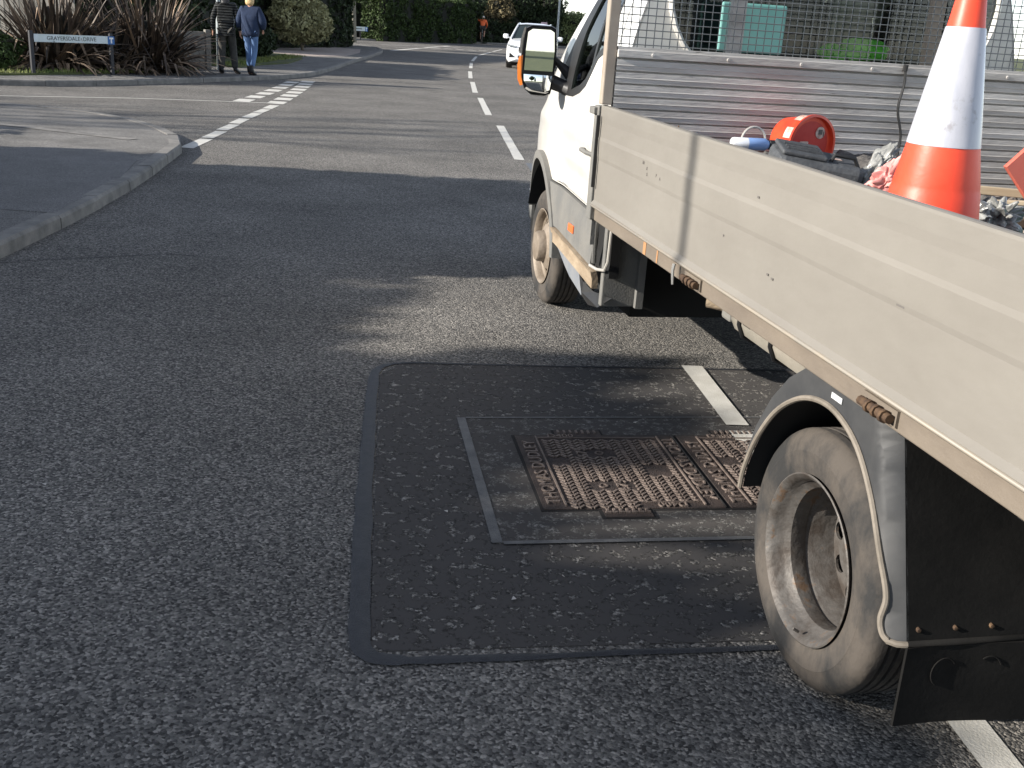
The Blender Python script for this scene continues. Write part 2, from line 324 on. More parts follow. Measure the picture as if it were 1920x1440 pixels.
# repair patch with sealed edges, frame and cast-iron covers
slab('repair_patch', [(-.335, 2.43), (.2, 2.52), (2.2, 2.86), (2.0, 5.32), (.372, 5.06), (-.56, 4.9), (-.63, 4.72)], .003, A_rep, z0=-.01)
mb = MB()
def strip(pts, w, z, closed=False, jit=.006, hh=.003):
    L = smoothline([(x, y, 0) for x, y in pts], 8); vs = []
    for i, p in enumerate(L):
        T = (L[min(i+1, len(L)-1)]-L[max(i-1, 0)]).normalized(); N = Vector((-T.y, T.x, 0))
        ww = (w[min(int(i/8), len(w)-1)] if isinstance(w, list) else w)/2*(1+noise.noise(p*9)*.2)
        o = N*noise.noise(p*5+Vector((3, 1, 0)))*jit
        vs += [p-N*ww+o+Vector((0, 0, z)), p+o+Vector((0, 0, z+hh)), p+N*ww+o+Vector((0, 0, z))]
    mb.add(vs, [(3*i+k, 3*i+k+1, 3*i+k+4, 3*i+k+3) for i in range(len(L)-1) for k in (0, 1)], 0, True)
strip([(.9, 2.60), (.05, 2.445), (-.25, 2.395), (-.345, 2.42), (-.378, 2.54), (-.438, 2.95), (-.51, 3.5), (-.585, 4.1), (-.645, 4.6), (-.65, 4.80), (-.60, 4.89), (-.5, 4.93)], [.025, .035, .055, .062, .062, .06, .055, .05, .045, .035, .025], .0055)
strip([(-.55, 4.925), (.372, 5.055), (1.38, 5.215), (2.0, 5.32)], .02, .0055); strip([(.85, 2.60), (1.5, 2.73), (2.2, 2.86)], .03, .0055)
tag(mb.build('tar_seal', M_tar, fixn=False), kind='structure')
TA = radians(9.9); U = Vector((cos(TA), sin(TA), 0)); V = Vector((-sin(TA), cos(TA), 0)); O = Vector((.143, 3.361, 0))
CM = Matrix.Translation(O) @ Matrix.Rotation(TA, 4, 'Z')
def cw(u, v, z=0): return O+U*u+V*v+Vector((0, 0, z))
fr = [cw(-.205, -.24), cw(1.6, -.24), cw(1.6, .93), cw(-.205, .90)]
slab('repair_infill', [tuple(p.xy) for p in fr], .0055, A_rep2, z0=-.01)
mb = MB()
for a, b, w in (((-.20, -.24), (-.20, .90), .036), ((-.18, -.24), (1.6, -.22), .022), ((-.18, .90), (1.6, .93), .012)):
    p, q = cw(*a), cw(*b); T = (q-p).normalized(); N = Vector((-T.y, T.x, 0))*w/2
    mb.add([p-N+Vector((0, 0, .009)), q-N+Vector((0, 0, .009)), q+N+Vector((0, 0, .009)), p+N+Vector((0, 0, .009))], [(0, 1, 2, 3)])
tag(mb.build('overband', M_band, fixn=False), kind='structure')
M_iron = mat('rusty_cast_iron', (.12, .092, .078), .6, .25, col2=(.21, .165, .140), noise_scale=14, bump=.5, bump_scale=160)
M_ironflat = mat('dark_cast_iron', (.030, .023, .021), .75, .2, col2=(.065, .047, .040), noise_scale=18, bump=.6, bump_scale=160)  # relief shade put in the colour: plate darker than the tread on it
M_gap = mat('cover_joint_dirt', (.008, .007, .007), .95)
root = empty('access_cover', O, TA, label='rusty cast iron double access cover with raised tread, set in the road repair', cat='access cover')
mb = MB(); mb.box(-.012, 1.38, -.010, .704, .002, .0075)
mb.box(.195, .40, -.074, -.0101, .002, .0076); mb.box(.165, .38, .7041, .760, .002, .0076); mb.box(.86, 1.075, .7041, .760, .002, .0076)
mb.build('frame', M_gap, root)
for ci, u0 in enumerate((0, .695)):
    mb = MB(); mb.box(u0, u0+.672, 0, .694, .0, .0105)
    if ci == 0: mb.box(.21, .385, -.065, -.0005, 0, .0104)
    mb.box(u0+.175, u0+.37, .6945, .75, 0, .0104)
    plate = mb.build('cover_plate', M_ironflat, root)
    mb = MB()
    def bar(c, ang, l, w=.0085, h=.006):
        M = Matrix.Translation((c[0], c[1], .0105)) @ Matrix.Rotation(ang, 4, 'Z'); mb.box(-l/2, l/2, -w/2, w/2, -.001, h, M=M)
    skip = [(.25, .19, .055), (.335, .19, .05), (.33, .50, .055), (.245, .50, .05), (.13, .42, .04), (.52, .33, .05)]
    stp = .0255
    for i in range(27):
        for j in range(28):
            x, y = .012+i*stp, .012+j*stp
            if x > .665 or y > .69: continue
            if x < .10 or x > .585 or y > .645: continue          # lettered margins
            if y < .06 and x > .36: continue
            if any(abs(x-a) < r and abs(y-b) < r*.8 for a, b, r in skip): continue
            # herring-bone of short bars
            bar((u0+x, y), pi/4*(1 if i % 2 else -1), .0285, .0085, .006 if i % 2 else .0055)
    for i in range(7):
        if ci == 0: bar((.225+i*.024, -.033), .0, .02); bar((.225+i*.024, -.015), pi/2, .016)
        bar((u0+.19+i*.026, .725), pi/2, .03)
    for x in (.084, .602): bar((u0+x, .347), pi/2, .655, .006, .0066)
    for y in (.048, .660): bar((u0+.34, y), 0, .505, .005, .0048)
    TM = lambda x, y, a: Matrix.Translation((u0+x, y, .0125)) @ Matrix.Rotation(a, 4, 'Z')
    text_mesh(mb, 'THOMAS DUDLEY', .072, TM(.046, .33, pi/2), .004)
    text_mesh(mb, 'THOMAS DUDLEY', .072, TM(.637, .36, -pi/2), .004)
    text_mesh(mb, 'D400', .05, TM(.19, .677, 0), .004); text_mesh(mb, 'D400', .05, TM(.48, .026, pi), .004)
    text_mesh(mb, '675', .062, TM(.335, .19, pi/2), .004); text_mesh(mb, '675', .062, TM(.245, .50, pi/2), .004)
    for (a, b) in ((.26, .19), (.315, .50)):
        mb.lathe([(.0105, .018), (.0145, .018), (.0145, .012), (.0105, .012)], (u0+a, b, 0), 'z', 16)
    tr = mb.build('raised_tread', M_iron, plate)
mb = MB(); mb.tube([cw(.675, .0, .0105), cw(.675, .694, .0105)], .004, 6)
ob = mb.build('centre_joint', M_gap); ob.parent = root; ob.matrix_parent_inverse = CM.inverted()
# loose chips on the tarmac
mb = MB()
for px in ((-.09, 4.05), (.55, 4.30), (-.62, 5.9), (.15, 4.9), (-1.6, 3.3), (-1.15, 2.7), (-.55, 1.95), (.2, 2.9), (-.1, 4.55), (-.45, 4.6), (-.2, 3.3), (.05, 2.75), (-.35, 3.05)):
    r = random.uniform(.004, .009); mb.add([Vector((px[0], px[1], .006))+Vector((random.uniform(-1, 1)*r*1.6, random.uniform(-1, 1)*r*1.6, random.uniform(0, r))) for _ in range(4)], [(0, 1, 2), (0, 2, 3), (0, 3, 1), (1, 3, 2)])
tag(mb.build('loose_chippings', mat('pale_chips', (.5, .47, .43), .9)), label='pale stone chips lying on the tarmac around the cover', cat='chippings', kind='stuff')

# ================================================================== TRUCK (local frame: x to its right, y ahead, origin under the rear wheel)
M_alloy = mat('dusty_alloy', (.180, .166, .145), .62, .0, col2=(.212, .197, .173), noise_scale=2.2, bump=.12, bump_scale=25, spec=.4, stretch=(1, .6, 1.3))
def add_scuffs(m, scale, pos, dark, stretch):
    n = m.node_tree; L = n.links; b = n.nodes['Principled BSDF']; tc = n.nodes.new('ShaderNodeTexCoord'); mp = n.nodes.new('ShaderNodeMapping'); mp.inputs['Scale'].default_value = stretch
    L.new(tc.outputs['Object'], mp.inputs[0]); nz = n.nodes.new('ShaderNodeTexNoise'); nz.inputs['Scale'].default_value = scale; nz.inputs['Detail'].default_value = 10; nz.inputs['Roughness'].default_value = .7; L.new(mp.outputs[0], nz.inputs[0])
    mr = n.nodes.new('ShaderNodeMapRange'); mr.inputs[1].default_value = pos; mr.inputs[2].default_value = pos+.06; L.new(nz.outputs[0], mr.inputs[0])
    mx = n.nodes.new('ShaderNodeMix'); mx.data_type = 'RGBA'; L.new(mr.outputs[0], mx.inputs[0]); mx.inputs[7].default_value = dark+(1,)
    L.new(b.inputs['Base Color'].links[0].from_socket, mx.inputs[6]); L.new(mx.outputs[2], b.inputs['Base Color']); return m
add_scuffs(M_alloy, 5, .74, (.15, .135, .115), (1, .8, 2.2))
M_rail = mat('rail_dusty', (.175, .145, .113), .7, col2=(.135, .111, .088), noise_scale=6, bump=.2, bump_scale=50, stretch=(1, .5, 1))
M_edge = mat('alloy_edge', (.24, .22, .19), .5, col2=(.28, .24, .19), noise_scale=9)
M_white = mat('white_paint', (.74, .73, .70), .28, coat=.6, col2=(.66, .63, .57), noise_scale=2.5)
add_scuffs(M_white, 4, .66, (.36, .31, .24), (1, 1, .9))
M_clad = mat('grey_cladding', (.125, .124, .118), .75, col2=(.175, .168, .152), noise_scale=5, bump=.2, bump_scale=120)
M_step = mat('muddy_sill', (.22, .165, .11), .9, col2=(.34, .27, .19), noise_scale=9, bump=.4, bump_scale=60, stretch=(1, .35, 1))
M_skirt = mat('blue_grey_skirt', (.15, .165, .19), .7, col2=(.20, .205, .21), noise_scale=8)
M_blackpl = mat('black_plastic', (.010, .010, .011), .5, col2=(.018, .018, .018), noise_scale=10)
M_under = mat('underbody_black', (.006, .006, .006), .9)
M_guard = mat('mudguard_plastic', (.026, .0275, .030), .6, col2=(.058, .058, .058), noise_scale=3.5, bump=.03, bump_scale=40)
M_trim = mat('guard_trim', (.22, .19, .155), .7, col2=(.13, .112, .09), noise_scale=12)
M_flap_shade = mat('rubber_flap_and_shade', (.005, .005, .005), .9, col2=(.011, .0105, .010), noise_scale=5, bump=.1, bump_scale=70, spec=.15)  # also blackens the mudguard back in place of its shade
M_tyre = mat('dusty_tyre', (.072, .061, .051), .9, col2=(.020, .0198, .0198), noise_scale=5.5, bump=.25, bump_scale=60, contrast=.32, stretch=(1, 1, .7))
M_tread = mat('tyre_tread', (.03, .028, .027), .9, col2=(.06, .052, .045), noise_scale=20, bump=.3)
M_rim = mat('rusty_steel_rim', (.055, .044, .036), .6, .3, col2=(.135, .128, .12), noise_scale=9, bump=.35, bump_scale=45)
add_scuffs(M_rim, 9, .56, (.13, .085, .055), (1, 1, 1))
M_rimf = mat('dusty_steel_rim', (.26, .215, .17), .6, .2, col2=(.17, .135, .10), noise_scale=11, bump=.3)
M_plank = mat('weathered_alloy_planks', (.56, .54, .51), .8, .0, col2=(.38, .36, .335), noise_scale=7, bump=.25, bump_scale=60, stretch=(.35, 1, 2))
add_scuffs(M_plank, 14, .64, (.16, .145, .13), (.5, 1, 3))
M_postt = mat('tan_post', (.30, .25, .20), .6, col2=(.36, .31, .25), noise_scale=8)
M_wire = mat('galvanised_wire', (.17, .185, .19), .5, .5)
M_glass = mat('dark_glass', (.02, .03, .03), .04, spec=.8); 
def glassmat(name, tint, a):
    m = bpy.data.materials.new(name); m.use_nodes = True; n = m.node_tree; L = n.links; n.nodes.remove(n.nodes['Principled BSDF'])
    tr = n.nodes.new('ShaderNodeBsdfTransparent'); tr.inputs[0].default_value = tint+(1,); gl = n.nodes.new('ShaderNodeBsdfGlossy'); gl.inputs['Roughness'].default_value = .02
    fr = n.nodes.new('ShaderNodeFresnel'); fr.inputs[0].default_value = a; mx = n.nodes.new('ShaderNodeMixShader'); L.new(fr.outputs[0], mx.inputs[0]); L.new(tr.outputs[0], mx.inputs[1]); L.new(gl.outputs[0], mx.inputs[2])
    L.new(mx.outputs[0], n.nodes['Material Output'].inputs[0]); return m
M_pane = glassmat('cab_glass', (.55, .66, .62), 1.5)
M_mirror = mat('mirror_glass', (.85, .88, .88), .01, 1.)
M_orange = mat('orange_plastic', (.85, .20, .02), .35, coat=.4, col2=(.95, .28, .04), noise_scale=10)
M_amber = mat('amber_reflector', (.75, .16, .05), .3)
M_rust = mat('rusty_latch', (.045, .026, .017), .85, .2, col2=(.13, .078, .042), noise_scale=40)
M_bright = mat('bright_pin', (.55, .52, .47), .4, .4)
M_grime = mat('grime_mark', (.12, .11, .10), .8)

T = empty('dropside_truck', (.7974, 2.470, 0), .2184, label='white and dusty grey dropside tipper truck with mesh bulkhead, passing close on the right', cat='truck')
# --- load bed
def side_panel(name, x0, s, y0=-1.45, y1=2.005):
    mb = MB(); prof = [(0, .922), (-.004, .918), (-.011, .921), (-.012, .932), (-.005, .940), (0, .946), (0, 1.112), (-.002, 1.125), (-.004, 1.192), (-.001, 1.206), (.0, 1.262), (-.0012, 1.285), (-.0012, 1.322), (.0, 1.329), (.008, 1.331), (.020, 1.331), (.027, 1.326), (.027, .922)]
    n = len(prof); ny = 24; vs = []
    for j in range(ny+1):
        y = y0+(y1-y0)*j/ny
        w = .003*noise.noise(Vector((y*1.3, x0, .3)))
        vs += [(x0+s*(px+w), y, z+.0015*noise.noise(Vector((y*2, 1, x0)))) for px, z in prof]
    mb.add(vs, [(j*n+i, j*n+(i+1) % n, (j+1)*n+(i+1) % n, (j+1)*n+i) for j in range(ny) for i in range(n)])
    mb.add(vs[:n], [tuple(range(n))]); mb.add(vs[-n:], [tuple(range(n))[::-1]])
    return mb.build(name, M_alloy, T)
P = side_panel('side_panel', -.075, 1); side_panel('side_panel', 2.07, -1)
mb = MB(); mb.tube([(-.0875, -1.44, .925), (-.0875, 1.995, .925)], .0055, 6); mb.build('edge_bead', M_edge, P)
mb = MB(); MXZ = lambda y, z: Matrix(((0, 0, -1, -.0795), (-1, 0, 0, y), (0, 1, 0, z), (0, 0, 0, 1)))
for s, y, z in (('TN', 1.40, 1.18), ('R', 1.355, 1.165), ('S', 1.35, 1.145), ('P', 1.25, 1.155), ('A', 1.21, 1.15)): text_mesh(mb, s, .017, MXZ(y, z), .0006)
for y, z, l in ((.30, 1.035, .010), (.27, 1.03, .012), (-.33, 1.12, .03), (.42, 1.22, .012), (.62, 1.075, .006)): mb.box(-.0775, -.0765, y-l/2, y+l/2, z-.003, z+.003)
mb.build('worn_lettering', M_grime, P)
mb = MB(); mb.box(-.047, 2.043, -1.47, -1.445, .92, 1.33, bev=.004); mb.build('tailboard', M_alloy, T)
mb = MB(); mb.box(-.045, 2.04, -1.44, 1.94, .90, .932); mb.build('bed_floor', M_plank, T)
for s, x in ((1, -.065), (-1, 2.06)):
    mb = MB(); xa, xb = sorted((x, x+s*.045)); mb.box(xa, xb, -1.46, 2.03, .858, .9165, bev=.004)
    R_ = mb.build('side_rail', M_rail, T)
mb = MB(); mb.box(-.045, 2.04, -1.46, -1.41, .858, .899); mb.box(-.02, 2.01, 1.9, 1.94, .858, .899)
for y in np.arange(-1.2, 1.9, .42): mb.box(-.019, 2.01, y, y+.05, .83, .899)
mb.build('cross_bearers', M_under, T)
for y in (.83, -.315):
    mb = MB(); mb.box(-.072, -.0655, y-.07, y+.07, .868, .905); L_ = mb.build('latch', M_rail, T)
    mb = MB(); mb.tube([(-.084, y-.065, .886), (-.086, y+.055, .887)], .011, 8)
    for k in (-.05, -.02, .01): mb.tube([(-.086, y+k, .886), (-.086, y+k+.012, .886)], .015, 8)
    mb.build('latch_handle', M_rust, L_)
mb = MB(); mb.tube([(-.088, .96, .912), (-.092, .957, .89), (-.09, .95, .845)], [.006, .0055, .004], 6); mb.build('latch_pin', M_bright, T)
for y, w in ((1.33, .03), (1.19, .012)): 
    mb = MB(); mb.box(-.0668, -.0653, y-w/2, y+w/2, .862, .91); mb.build('rust_streak', mat('rust_streak', (.36, .19, .09), .9), R_ if False else T)
# corner pillar and bulkhead
mb = MB(); mb.box(-.085, -.045, 2.012, 2.075, .86, 1.325, bev=.004); mb.box(-.1, -.05, 2.03, 2.10, 1.29, 1.318, bev=.004); mb.box(-.068, -.05, 2.03, 2.10, .75, .87); mb.build('corner_pillar', M_clad, T)
mb = MB(); mb.box(-.096, -.084, 1.985, 1.995, 1.0, 1.29); mb.build('hinge_rod', M_blackpl, T)
for x in (-.092, 2.045):
    mb = MB(); mb.box(x, x+.045, 1.955, 2.0, 1.335 if x < 0 else .93, 2.35, bev=.005); mb.build('headboard_post', M_postt, T)
mb = MB(); prof = []; z = .932; zt_ = 1.5145
while z < 1.515:
    prof += [(1.970, z+.001), (1.970, z+.0035), (1.954, z+.006), (1.9528, z+.022), (1.9512, z+.0240), (1.9512, z+.026), (1.9528, z+.0275), (1.953, z+.0465), (1.970, z+.0480)]
    z += .0485
n = len(prof); mb.add([(x, y, z) for x in (-.045, 2.04) for y, z in prof]+[(x, 1.98, z) for x in (-.045, 2.04) for z in (.932, zt_)], [(i, i+1, i+1+n, i+n) for i in range(n-1)]+[(2*n, 2*n+1, 2*n+3, 2*n+2), (n-1, 2*n-1, 2*n+3, 2*n+1)])
bh = mb.build('bulkhead', M_plank, T, fixn=False)
mb = MB(); mb.box(-.045, 2.04, 1.945, 1.98, 1.52, 1.55, bev=.003)
for x in np.arange(.1, 2.0, .32): mb.lathe([(1.9449, .007), (1.940, .006), (1.940, .0)], (x, 0, 1.535), 'y', 10)
mb.build('guard_rail', M_plank, T)
for x, m in ((.43, M_plank), (1.315, M_postt)):
    mb = MB(); mb.box(x, x+.06, 1.985, 2.02, .94, 2.34, bev=.004); mb.build('headboard_post', m, T)
mb = MB(); x = -.03
while x < 2.04: mb.tube([(x, 1.966, 1.55), (x, 1.966, 2.34)], .0021, 5, cap=False); x += .0335
z = 1.572
while z < 2.34: mb.tube([(-.045, 1.9622, z), (2.045, 1.9622, z)], .0021, 5, cap=False); z += .0278
mb.build('mesh_guard', M_wire, T, fixn=False)
mb = MB(); mb.box(-.09, 2.09, 1.955, 2.0, 2.352, 2.39, bev=.005); mb.build('headboard_top_rail', M_postt, T)
# --- chassis
mb = MB()
for x in (.58, 1.36): mb.box(x, x+.08, -1.3, 3.2, .60, .80)
for y in (-1.0, -.2, .9, 1.8): mb.box(.66, 1.36, y, y+.08, .62, .74)
mb.build('chassis_frame', M_under, T)
mb = MB(); mb.tube([(.25, 0, .345), (1.75, 0, .345)], .055, 12); mb.lathe([(-.15, .05), (-.1, .14), (.1, .14), (.15, .05)], (1.0, 0, .345), 'x', 20); mb.tube([(1.0, .1, .38), (1.0, 2.8, .55)], .04, 10)
mb.build('rear_axle', M_under, T)
mb = MB(); mb.box(.3, 1.7, 2.5, 4.7, .30, .70); mb.build('engine_underside', M_under, T)
# fuel tank behind the sill of the bed
mb = MB(); sec = [(.12, .845), (.118, .74), (.135, .705), (.17, .690), (.45, .672), (.50, .70), (.52, .845)]; n = len(sec)
ys = [.36, .385, .92, .945]; sc = [.9, 1, 1, .93]
vs = [(.32+(x-.32)*k, y, .77+(z-.77)*k) for y, k in zip(ys, sc) for x, z in sec]
mb.add(vs, [(j*n+i, j*n+(i+1) % n, (j+1)*n+(i+1) % n, (j+1)*n+i) for j in range(3) for i in range(n)], 0, True); mb.add(vs[:n], [tuple(range(n))]); mb.add(vs[-n:], [tuple(range(n))[::-1]])
M_tank = mat('dusty_tank', (.20, .185, .155), .7, col2=(.26, .235, .195), noise_scale=7, bump=.2)
tk = mb.build('fuel_tank', M_tank, T)
for y in (.60, .84):
    mb = MB(); mb.tube([(.114, y, .85), (.112, y, .74), (.13, y, .699), (.17, y, .683), (.45, y, .665)], .007, 6); mb.build('strap', M_blackpl, tk)
mb = MB(); mb.tube([(.20, 1.32, .70), (.33, 1.22, .69)], .032, 12); mb.build('exhaust_pipe', M_step, T)
mb = MB(); mb.box(.15, .35, 1.0, 1.08, .70, .86, bev=.01); mb.build('tank_bracket', M_clad, T)

# --- wheels
def holes_disc(mb, x, r0, r1, hr, hrad, nh, dx=0., th=.008, mi=0, sx=1):
    hs = [arc(hrad*cos(2*pi*k/nh), hrad*sin(2*pi*k/nh), hr, 0, 2*pi*11/12, 11) for k in range(nh)]
    mb.sheet(arc(0, 0, r1, 0, 2*pi*47/48, 47), hs+[arc(0, 0, r0, 0, 2*pi*23/24, 23)], lambda a, b: (x+sx*dx*(hypot(a, b)-r0)/(r1-r0), a, b), th, (sx, 0, 0), cell=.03, mi=mi)
def tyre(mb, w=.19, R=.345, rb=.226, s=1):
    prof = [(.018, rb-.008), (.006, rb), (.002, rb+.012), (-.002, rb+.035), (-.004, rb+.06), (-.002, rb+.063), (.001, rb+.085), (.010, rb+.104), (.022, R-.004), (.032, R)]
    side = [(s*h, r) for h, r in prof]; mb.lathe(side, n=64, mi=0)
    tread = [(.032, R)]; x = .032
    for k in range(4): g = .032+(w-.064)*(k+1)/5; tread += [(g-.005, R), (g-.004, R-.010), (g+.004, R-.010), (g+.005, R)]
    tread += [(w-.032, R), (w-.02, R-.006), (w-.006, rb+.08), (w-.003, rb+.03), (w-.01, rb)]
    mb.lathe([(s*h, r) for h, r in tread], n=64, mi=1)
def rear_wheel(x, s):
    e = empty('rear_wheel', (x, 0, .345)); e.parent = T
    for k, off in enumerate((0, .235)):
        mb = MB(); tyre(mb, s=s); o = mb.build('tyre', [M_tyre, M_tread], e, (s*off, 0, 0))
    mb = MB(); mb.lathe([(s*h, r) for h, r in ((.004, .222), (-.004, .228), (-.006, .224), (.0, .216), (.012, .208), (.03, .204), (.04, .196), (.052, .186), (.09, .184), (.10, .190), (.11, .184), (.165, .182), (.178, .178), (.19, .176), (.05, .196), (.02, .214))], n=64)
    mb.tube([(s*-.004, .20*cos(-1.75), .20*sin(-1.75)), (s*-.02, .19*cos(-1.75), .19*sin(-1.75))], .004, 6)
    rim = mb.build('rim', M_rim, e)
    mb = MB(); holes_disc(mb, s*.180, .075, .179, .026, .149, 10, sx=s); mb.lathe([(s*.245, .178), (s*.245, .0)], n=24, mi=1); mb.lathe([(s*h, r) for h, r in ((.180, .082), (.172, .078), (.145, .072), (.135, .066), (.13, .04), (.13, .0))], n=32)  # includes a black backing disc that stands for shade in the vent holes
    for k in range(6): a = 2*pi*k/6+.3; mb.lathe([(s*.180, .012), (s*.162, .012), (s*.160, .0)], (0, .1*cos(a), .1*sin(a)), 'x', 6, smooth=False)
    mb.build('wheel_disc', [M_rim, M_under], rim)
rear_wheel(0, 1); rear_wheel(2.0, -1)
def front_wheel(x, s):
    e = empty('front_wheel', (x, 3.93, .345)); e.parent = T
    mb = MB(); tyre(mb, .205, s=s); mb.build('tyre', [M_tyre, M_tread], e)
    mb = MB(); mb.lathe([(s*h, r) for h, r in ((.004, .222), (-.004, .228), (-.006, .224), (.0, .216), (.012, .208), (.04, .203), (.05, .19), (.075, .186))], n=64)
    rim = mb.build('rim', M_rimf, e)
    mb = MB(); holes_disc(mb, s*.006, .098, .188, .0185, .150, 14, dx=.05, sx=s, th=.005); mb.lathe([(s*.09, .18), (s*.09, 0)], n=24, mi=1); mb.build('wheel_disc', [M_rimf, M_under], rim)  # black disc behind the holes gives them their dark shade
    mb = MB(); mb.lathe([(s*h, r) for h, r in ((.02, .098), (.0, .094), (-.030, .090), (-.040, .084), (-.043, .072), (-.043, .06), (-.046, .03), (-.046, 0))], n=40)
    mb.build('hub_cap', M_rimf, rim)
front_wheel(.185, 1); front_wheel(1.815, -1)

# --- rear mudguard
def yc(z): return -.485+.36*max(0, z-.40)
def gx(y, z, s=1, x0=-.052):
    r = .045; d = y-yc(z); t = min(r, max(0, r-d)); return x0+(r-sqrt(max(0, r*r-t*t)))
lip = smoothline([(.325, .405, 0), (.315, .47, 0), (.265, .58, 0), (.18, .69, 0), (.075, .765, 0), (-.03, .80, 0), (-.13, .80, 0), (-.235, .76, 0), (-.33, .67, 0), (-.40, .56, 0), (-.435, .49, 0), (-.440, .44, 0), (-.452, .415, 0), (-.466, .404, 0), (-.482, .40, 0)], 5)
outer = [(yc(.40), .40), (yc(.857), .857), (.055, .857), (.14, .80), (.22, .715), (.285, .61), (.325, .50), (.338, .405)]
for s in (1, -1):
    mp = (lambda y, z: (gx(y, z), y, z)) if s == 1 else (lambda y, z: (2.0-gx(y, z), y, z))
    mb = MB(); mb.sheet([(p.x, p.y) for p in lip[::-1]][1:]+[(a, b) for a, b in outer[::-1]], (), mp, .004, (s, 0, 0), cell=.022)
    # the inside of the arch, and the flat back with its shade painted black
    X = lambda x: x if s == 1 else 2.0-x
    vs = [(X(x), p.x, p.y) for x in (-.045, .50) for p in lip[:-3]]; n = len(lip)-3
    mb.add(vs, [(i, i+1, i+1+n, i+n) for i in range(n-1)], 1, True)
    mb.add([(X(x), yc(z), z) for x in (-.008, .52) for z in (.40, .857)], [(0, 1, 3, 2)], 2)
    g_ = mb.build('mudguard', [M_guard, M_under, M_guard if False else M_flap_shade], T, fixn=False)
    mb = MB(); mb.tube([(X(gx(p.x, p.y)-.003), p.x, p.y) for p in lip[:-3]]+[(X(-.046), -.468, .402), (X(-.03), -.482, .401), (X(-.008), -.487, .401)], .0075, 8); mb.build('guard_edging', M_trim, g_)
    for x in (.02, .11, .20, .32): mb = MB(); mb.lathe([(-.472, .006), (-.480, .005), (-.481, 0)], (X(x), 0, .43), 'y', 8); mb.build('bolt', M_rust, g_)
    mb = MB(); mb.tube([(X(-.008), -.487, .402), (X(.52), -.487, .402)], .007, 6); mb.build('guard_lower_lip', M_flap_shade, g_)
    mb = MB(); xa, xb = sorted((X(-.012), X(.52)))
    mb.sheet([(xa, .200), (xb, .193), (xb, .398), (xa, .398)], (), lambda a, b: (a, -.488+.006*sin(a*14)-.02*(.4-b), b), .008, (0, -1, 0), cell=.05)
    for c0, a0, a1 in ((.09, .6, 4.2), (.20, .4, 2.2)):
        mb.tube([(X(c0+.03*cos(t)), -.4965+.006*sin(X(c0+.03*cos(t))*14)-.02*(.4-(.33+.035*sin(t)))-.002, .33+.035*sin(t)) for t in np.linspace(a0, a1, 14)], .002, 5)
    mb.build('mudflap', M_flap_shade, T)
mb = MB(); mb.box(-.0555, -.0535, -.135, -.085, .828, .842); mb.build('white_reflector', mat('reflector_white', (.55, .56, .56), .4), T)

# --- cab
PROF = smoothline([(2.2, 2.08, 0), (2.7, 2.10, 0), (3.05, 2.06, 0), (3.2, 1.98, 0), (3.6, 1.63, 0), (3.93, 1.34, 0), (4.1, 1.235, 0), (4.4, 1.11, 0), (4.68, .98, 0), (4.84, .83, 0), (4.90, .66, 0), (4.93, .48, 0), (4.92, .34, 0)], 4)
PR2 = [(p.x, p.y) for p in PROF]
def pdist(y, z):
    d = 9
    for (a, b), (c, e) in zip(PR2, PR2[1:]):
        t = max(0, min(1, ((y-a)*(c-a)+(z-b)*(e-b))/((c-a)**2+(e-b)**2))); d = min(d, hypot(y-a-t*(c-a), z-b-t*(e-b)))
    return d
def sst(a, b, x): t = max(0, min(1, (x-a)/(b-a))); return t*t*(3-2*t)
def xs(y, z):
    x = .055+.08*max(0, min(1, (y-2.2)/1.2))+.11*max(0, y-3.5)**2+.7*max(0, y-4.45)**2+.30*max(0, z-1.22)**2
    x += .012*sst(.98, .9, z)*sst(3.6, 3.3, y)-.01*math.exp(-((z-1.12)/.05)**2)
    d = pdist(y, z); r = .10
    if d < r: x += r-sqrt(r*r-(r-d)**2)
    return x
AC, AR = (3.95, .36), .51
def archpts(r, a0, a1, n=16): return [(AC[0]+r*cos(a0+(a1-a0)*i/n), AC[1]+r*sin(a0+(a1-a0)*i/n)) for i in range(n+1)]
def zang(r, z): return math.asin((z-AC[1])/r)
door = [(2.50, .808), (3.50, .808)]+archpts(.585, pi-zang(.585, .86), pi-zang(.585, .93), 3)+[(3.645, 1.06), (3.60, 1.215), (3.70, 1.33), (3.45, 1.60), (3.16, 1.86), (2.95, 1.93), (2.45, 1.95), (2.42, 1.30)]
def shrink(l, k):
    L = [Vector((a, b)) for a, b in l]; out = []; n = len(L); A = sum(L[i].x*L[(i+1) % n].y-L[(i+1) % n].x*L[i].y for i in range(n)); sg = 1 if A > 0 else -1
    for i in range(n):
        a, b, c = L[i-1], L[i], L[(i+1) % n]; t1 = (b-a).normalized(); t2 = (c-b).normalized(); m = (Vector((-t1.y, t1.x))+Vector((-t2.y, t2.x))).normalized()*sg
        out.append(tuple(b+m*k))
    return out
win = [(2.62, 1.535), (2.78, 1.49), (2.86, 1.42), (2.95, 1.355), (3.07, 1.315), (3.24, 1.285), (3.52, 1.275), (3.62, 1.315), (3.40, 1.58), (3.13, 1.82), (2.93, 1.885), (2.58, 1.90)]
body = [(2.2, .80), (2.49, .80), (3.60, .80)]+archpts(.55, pi-zang(.55, .86), zang(.55, .62), 14)+[(4.55, .60), (4.91, .60)]+[p for p in PR2[::-1] if p[1] > .66]+[(2.2, 1.4)]
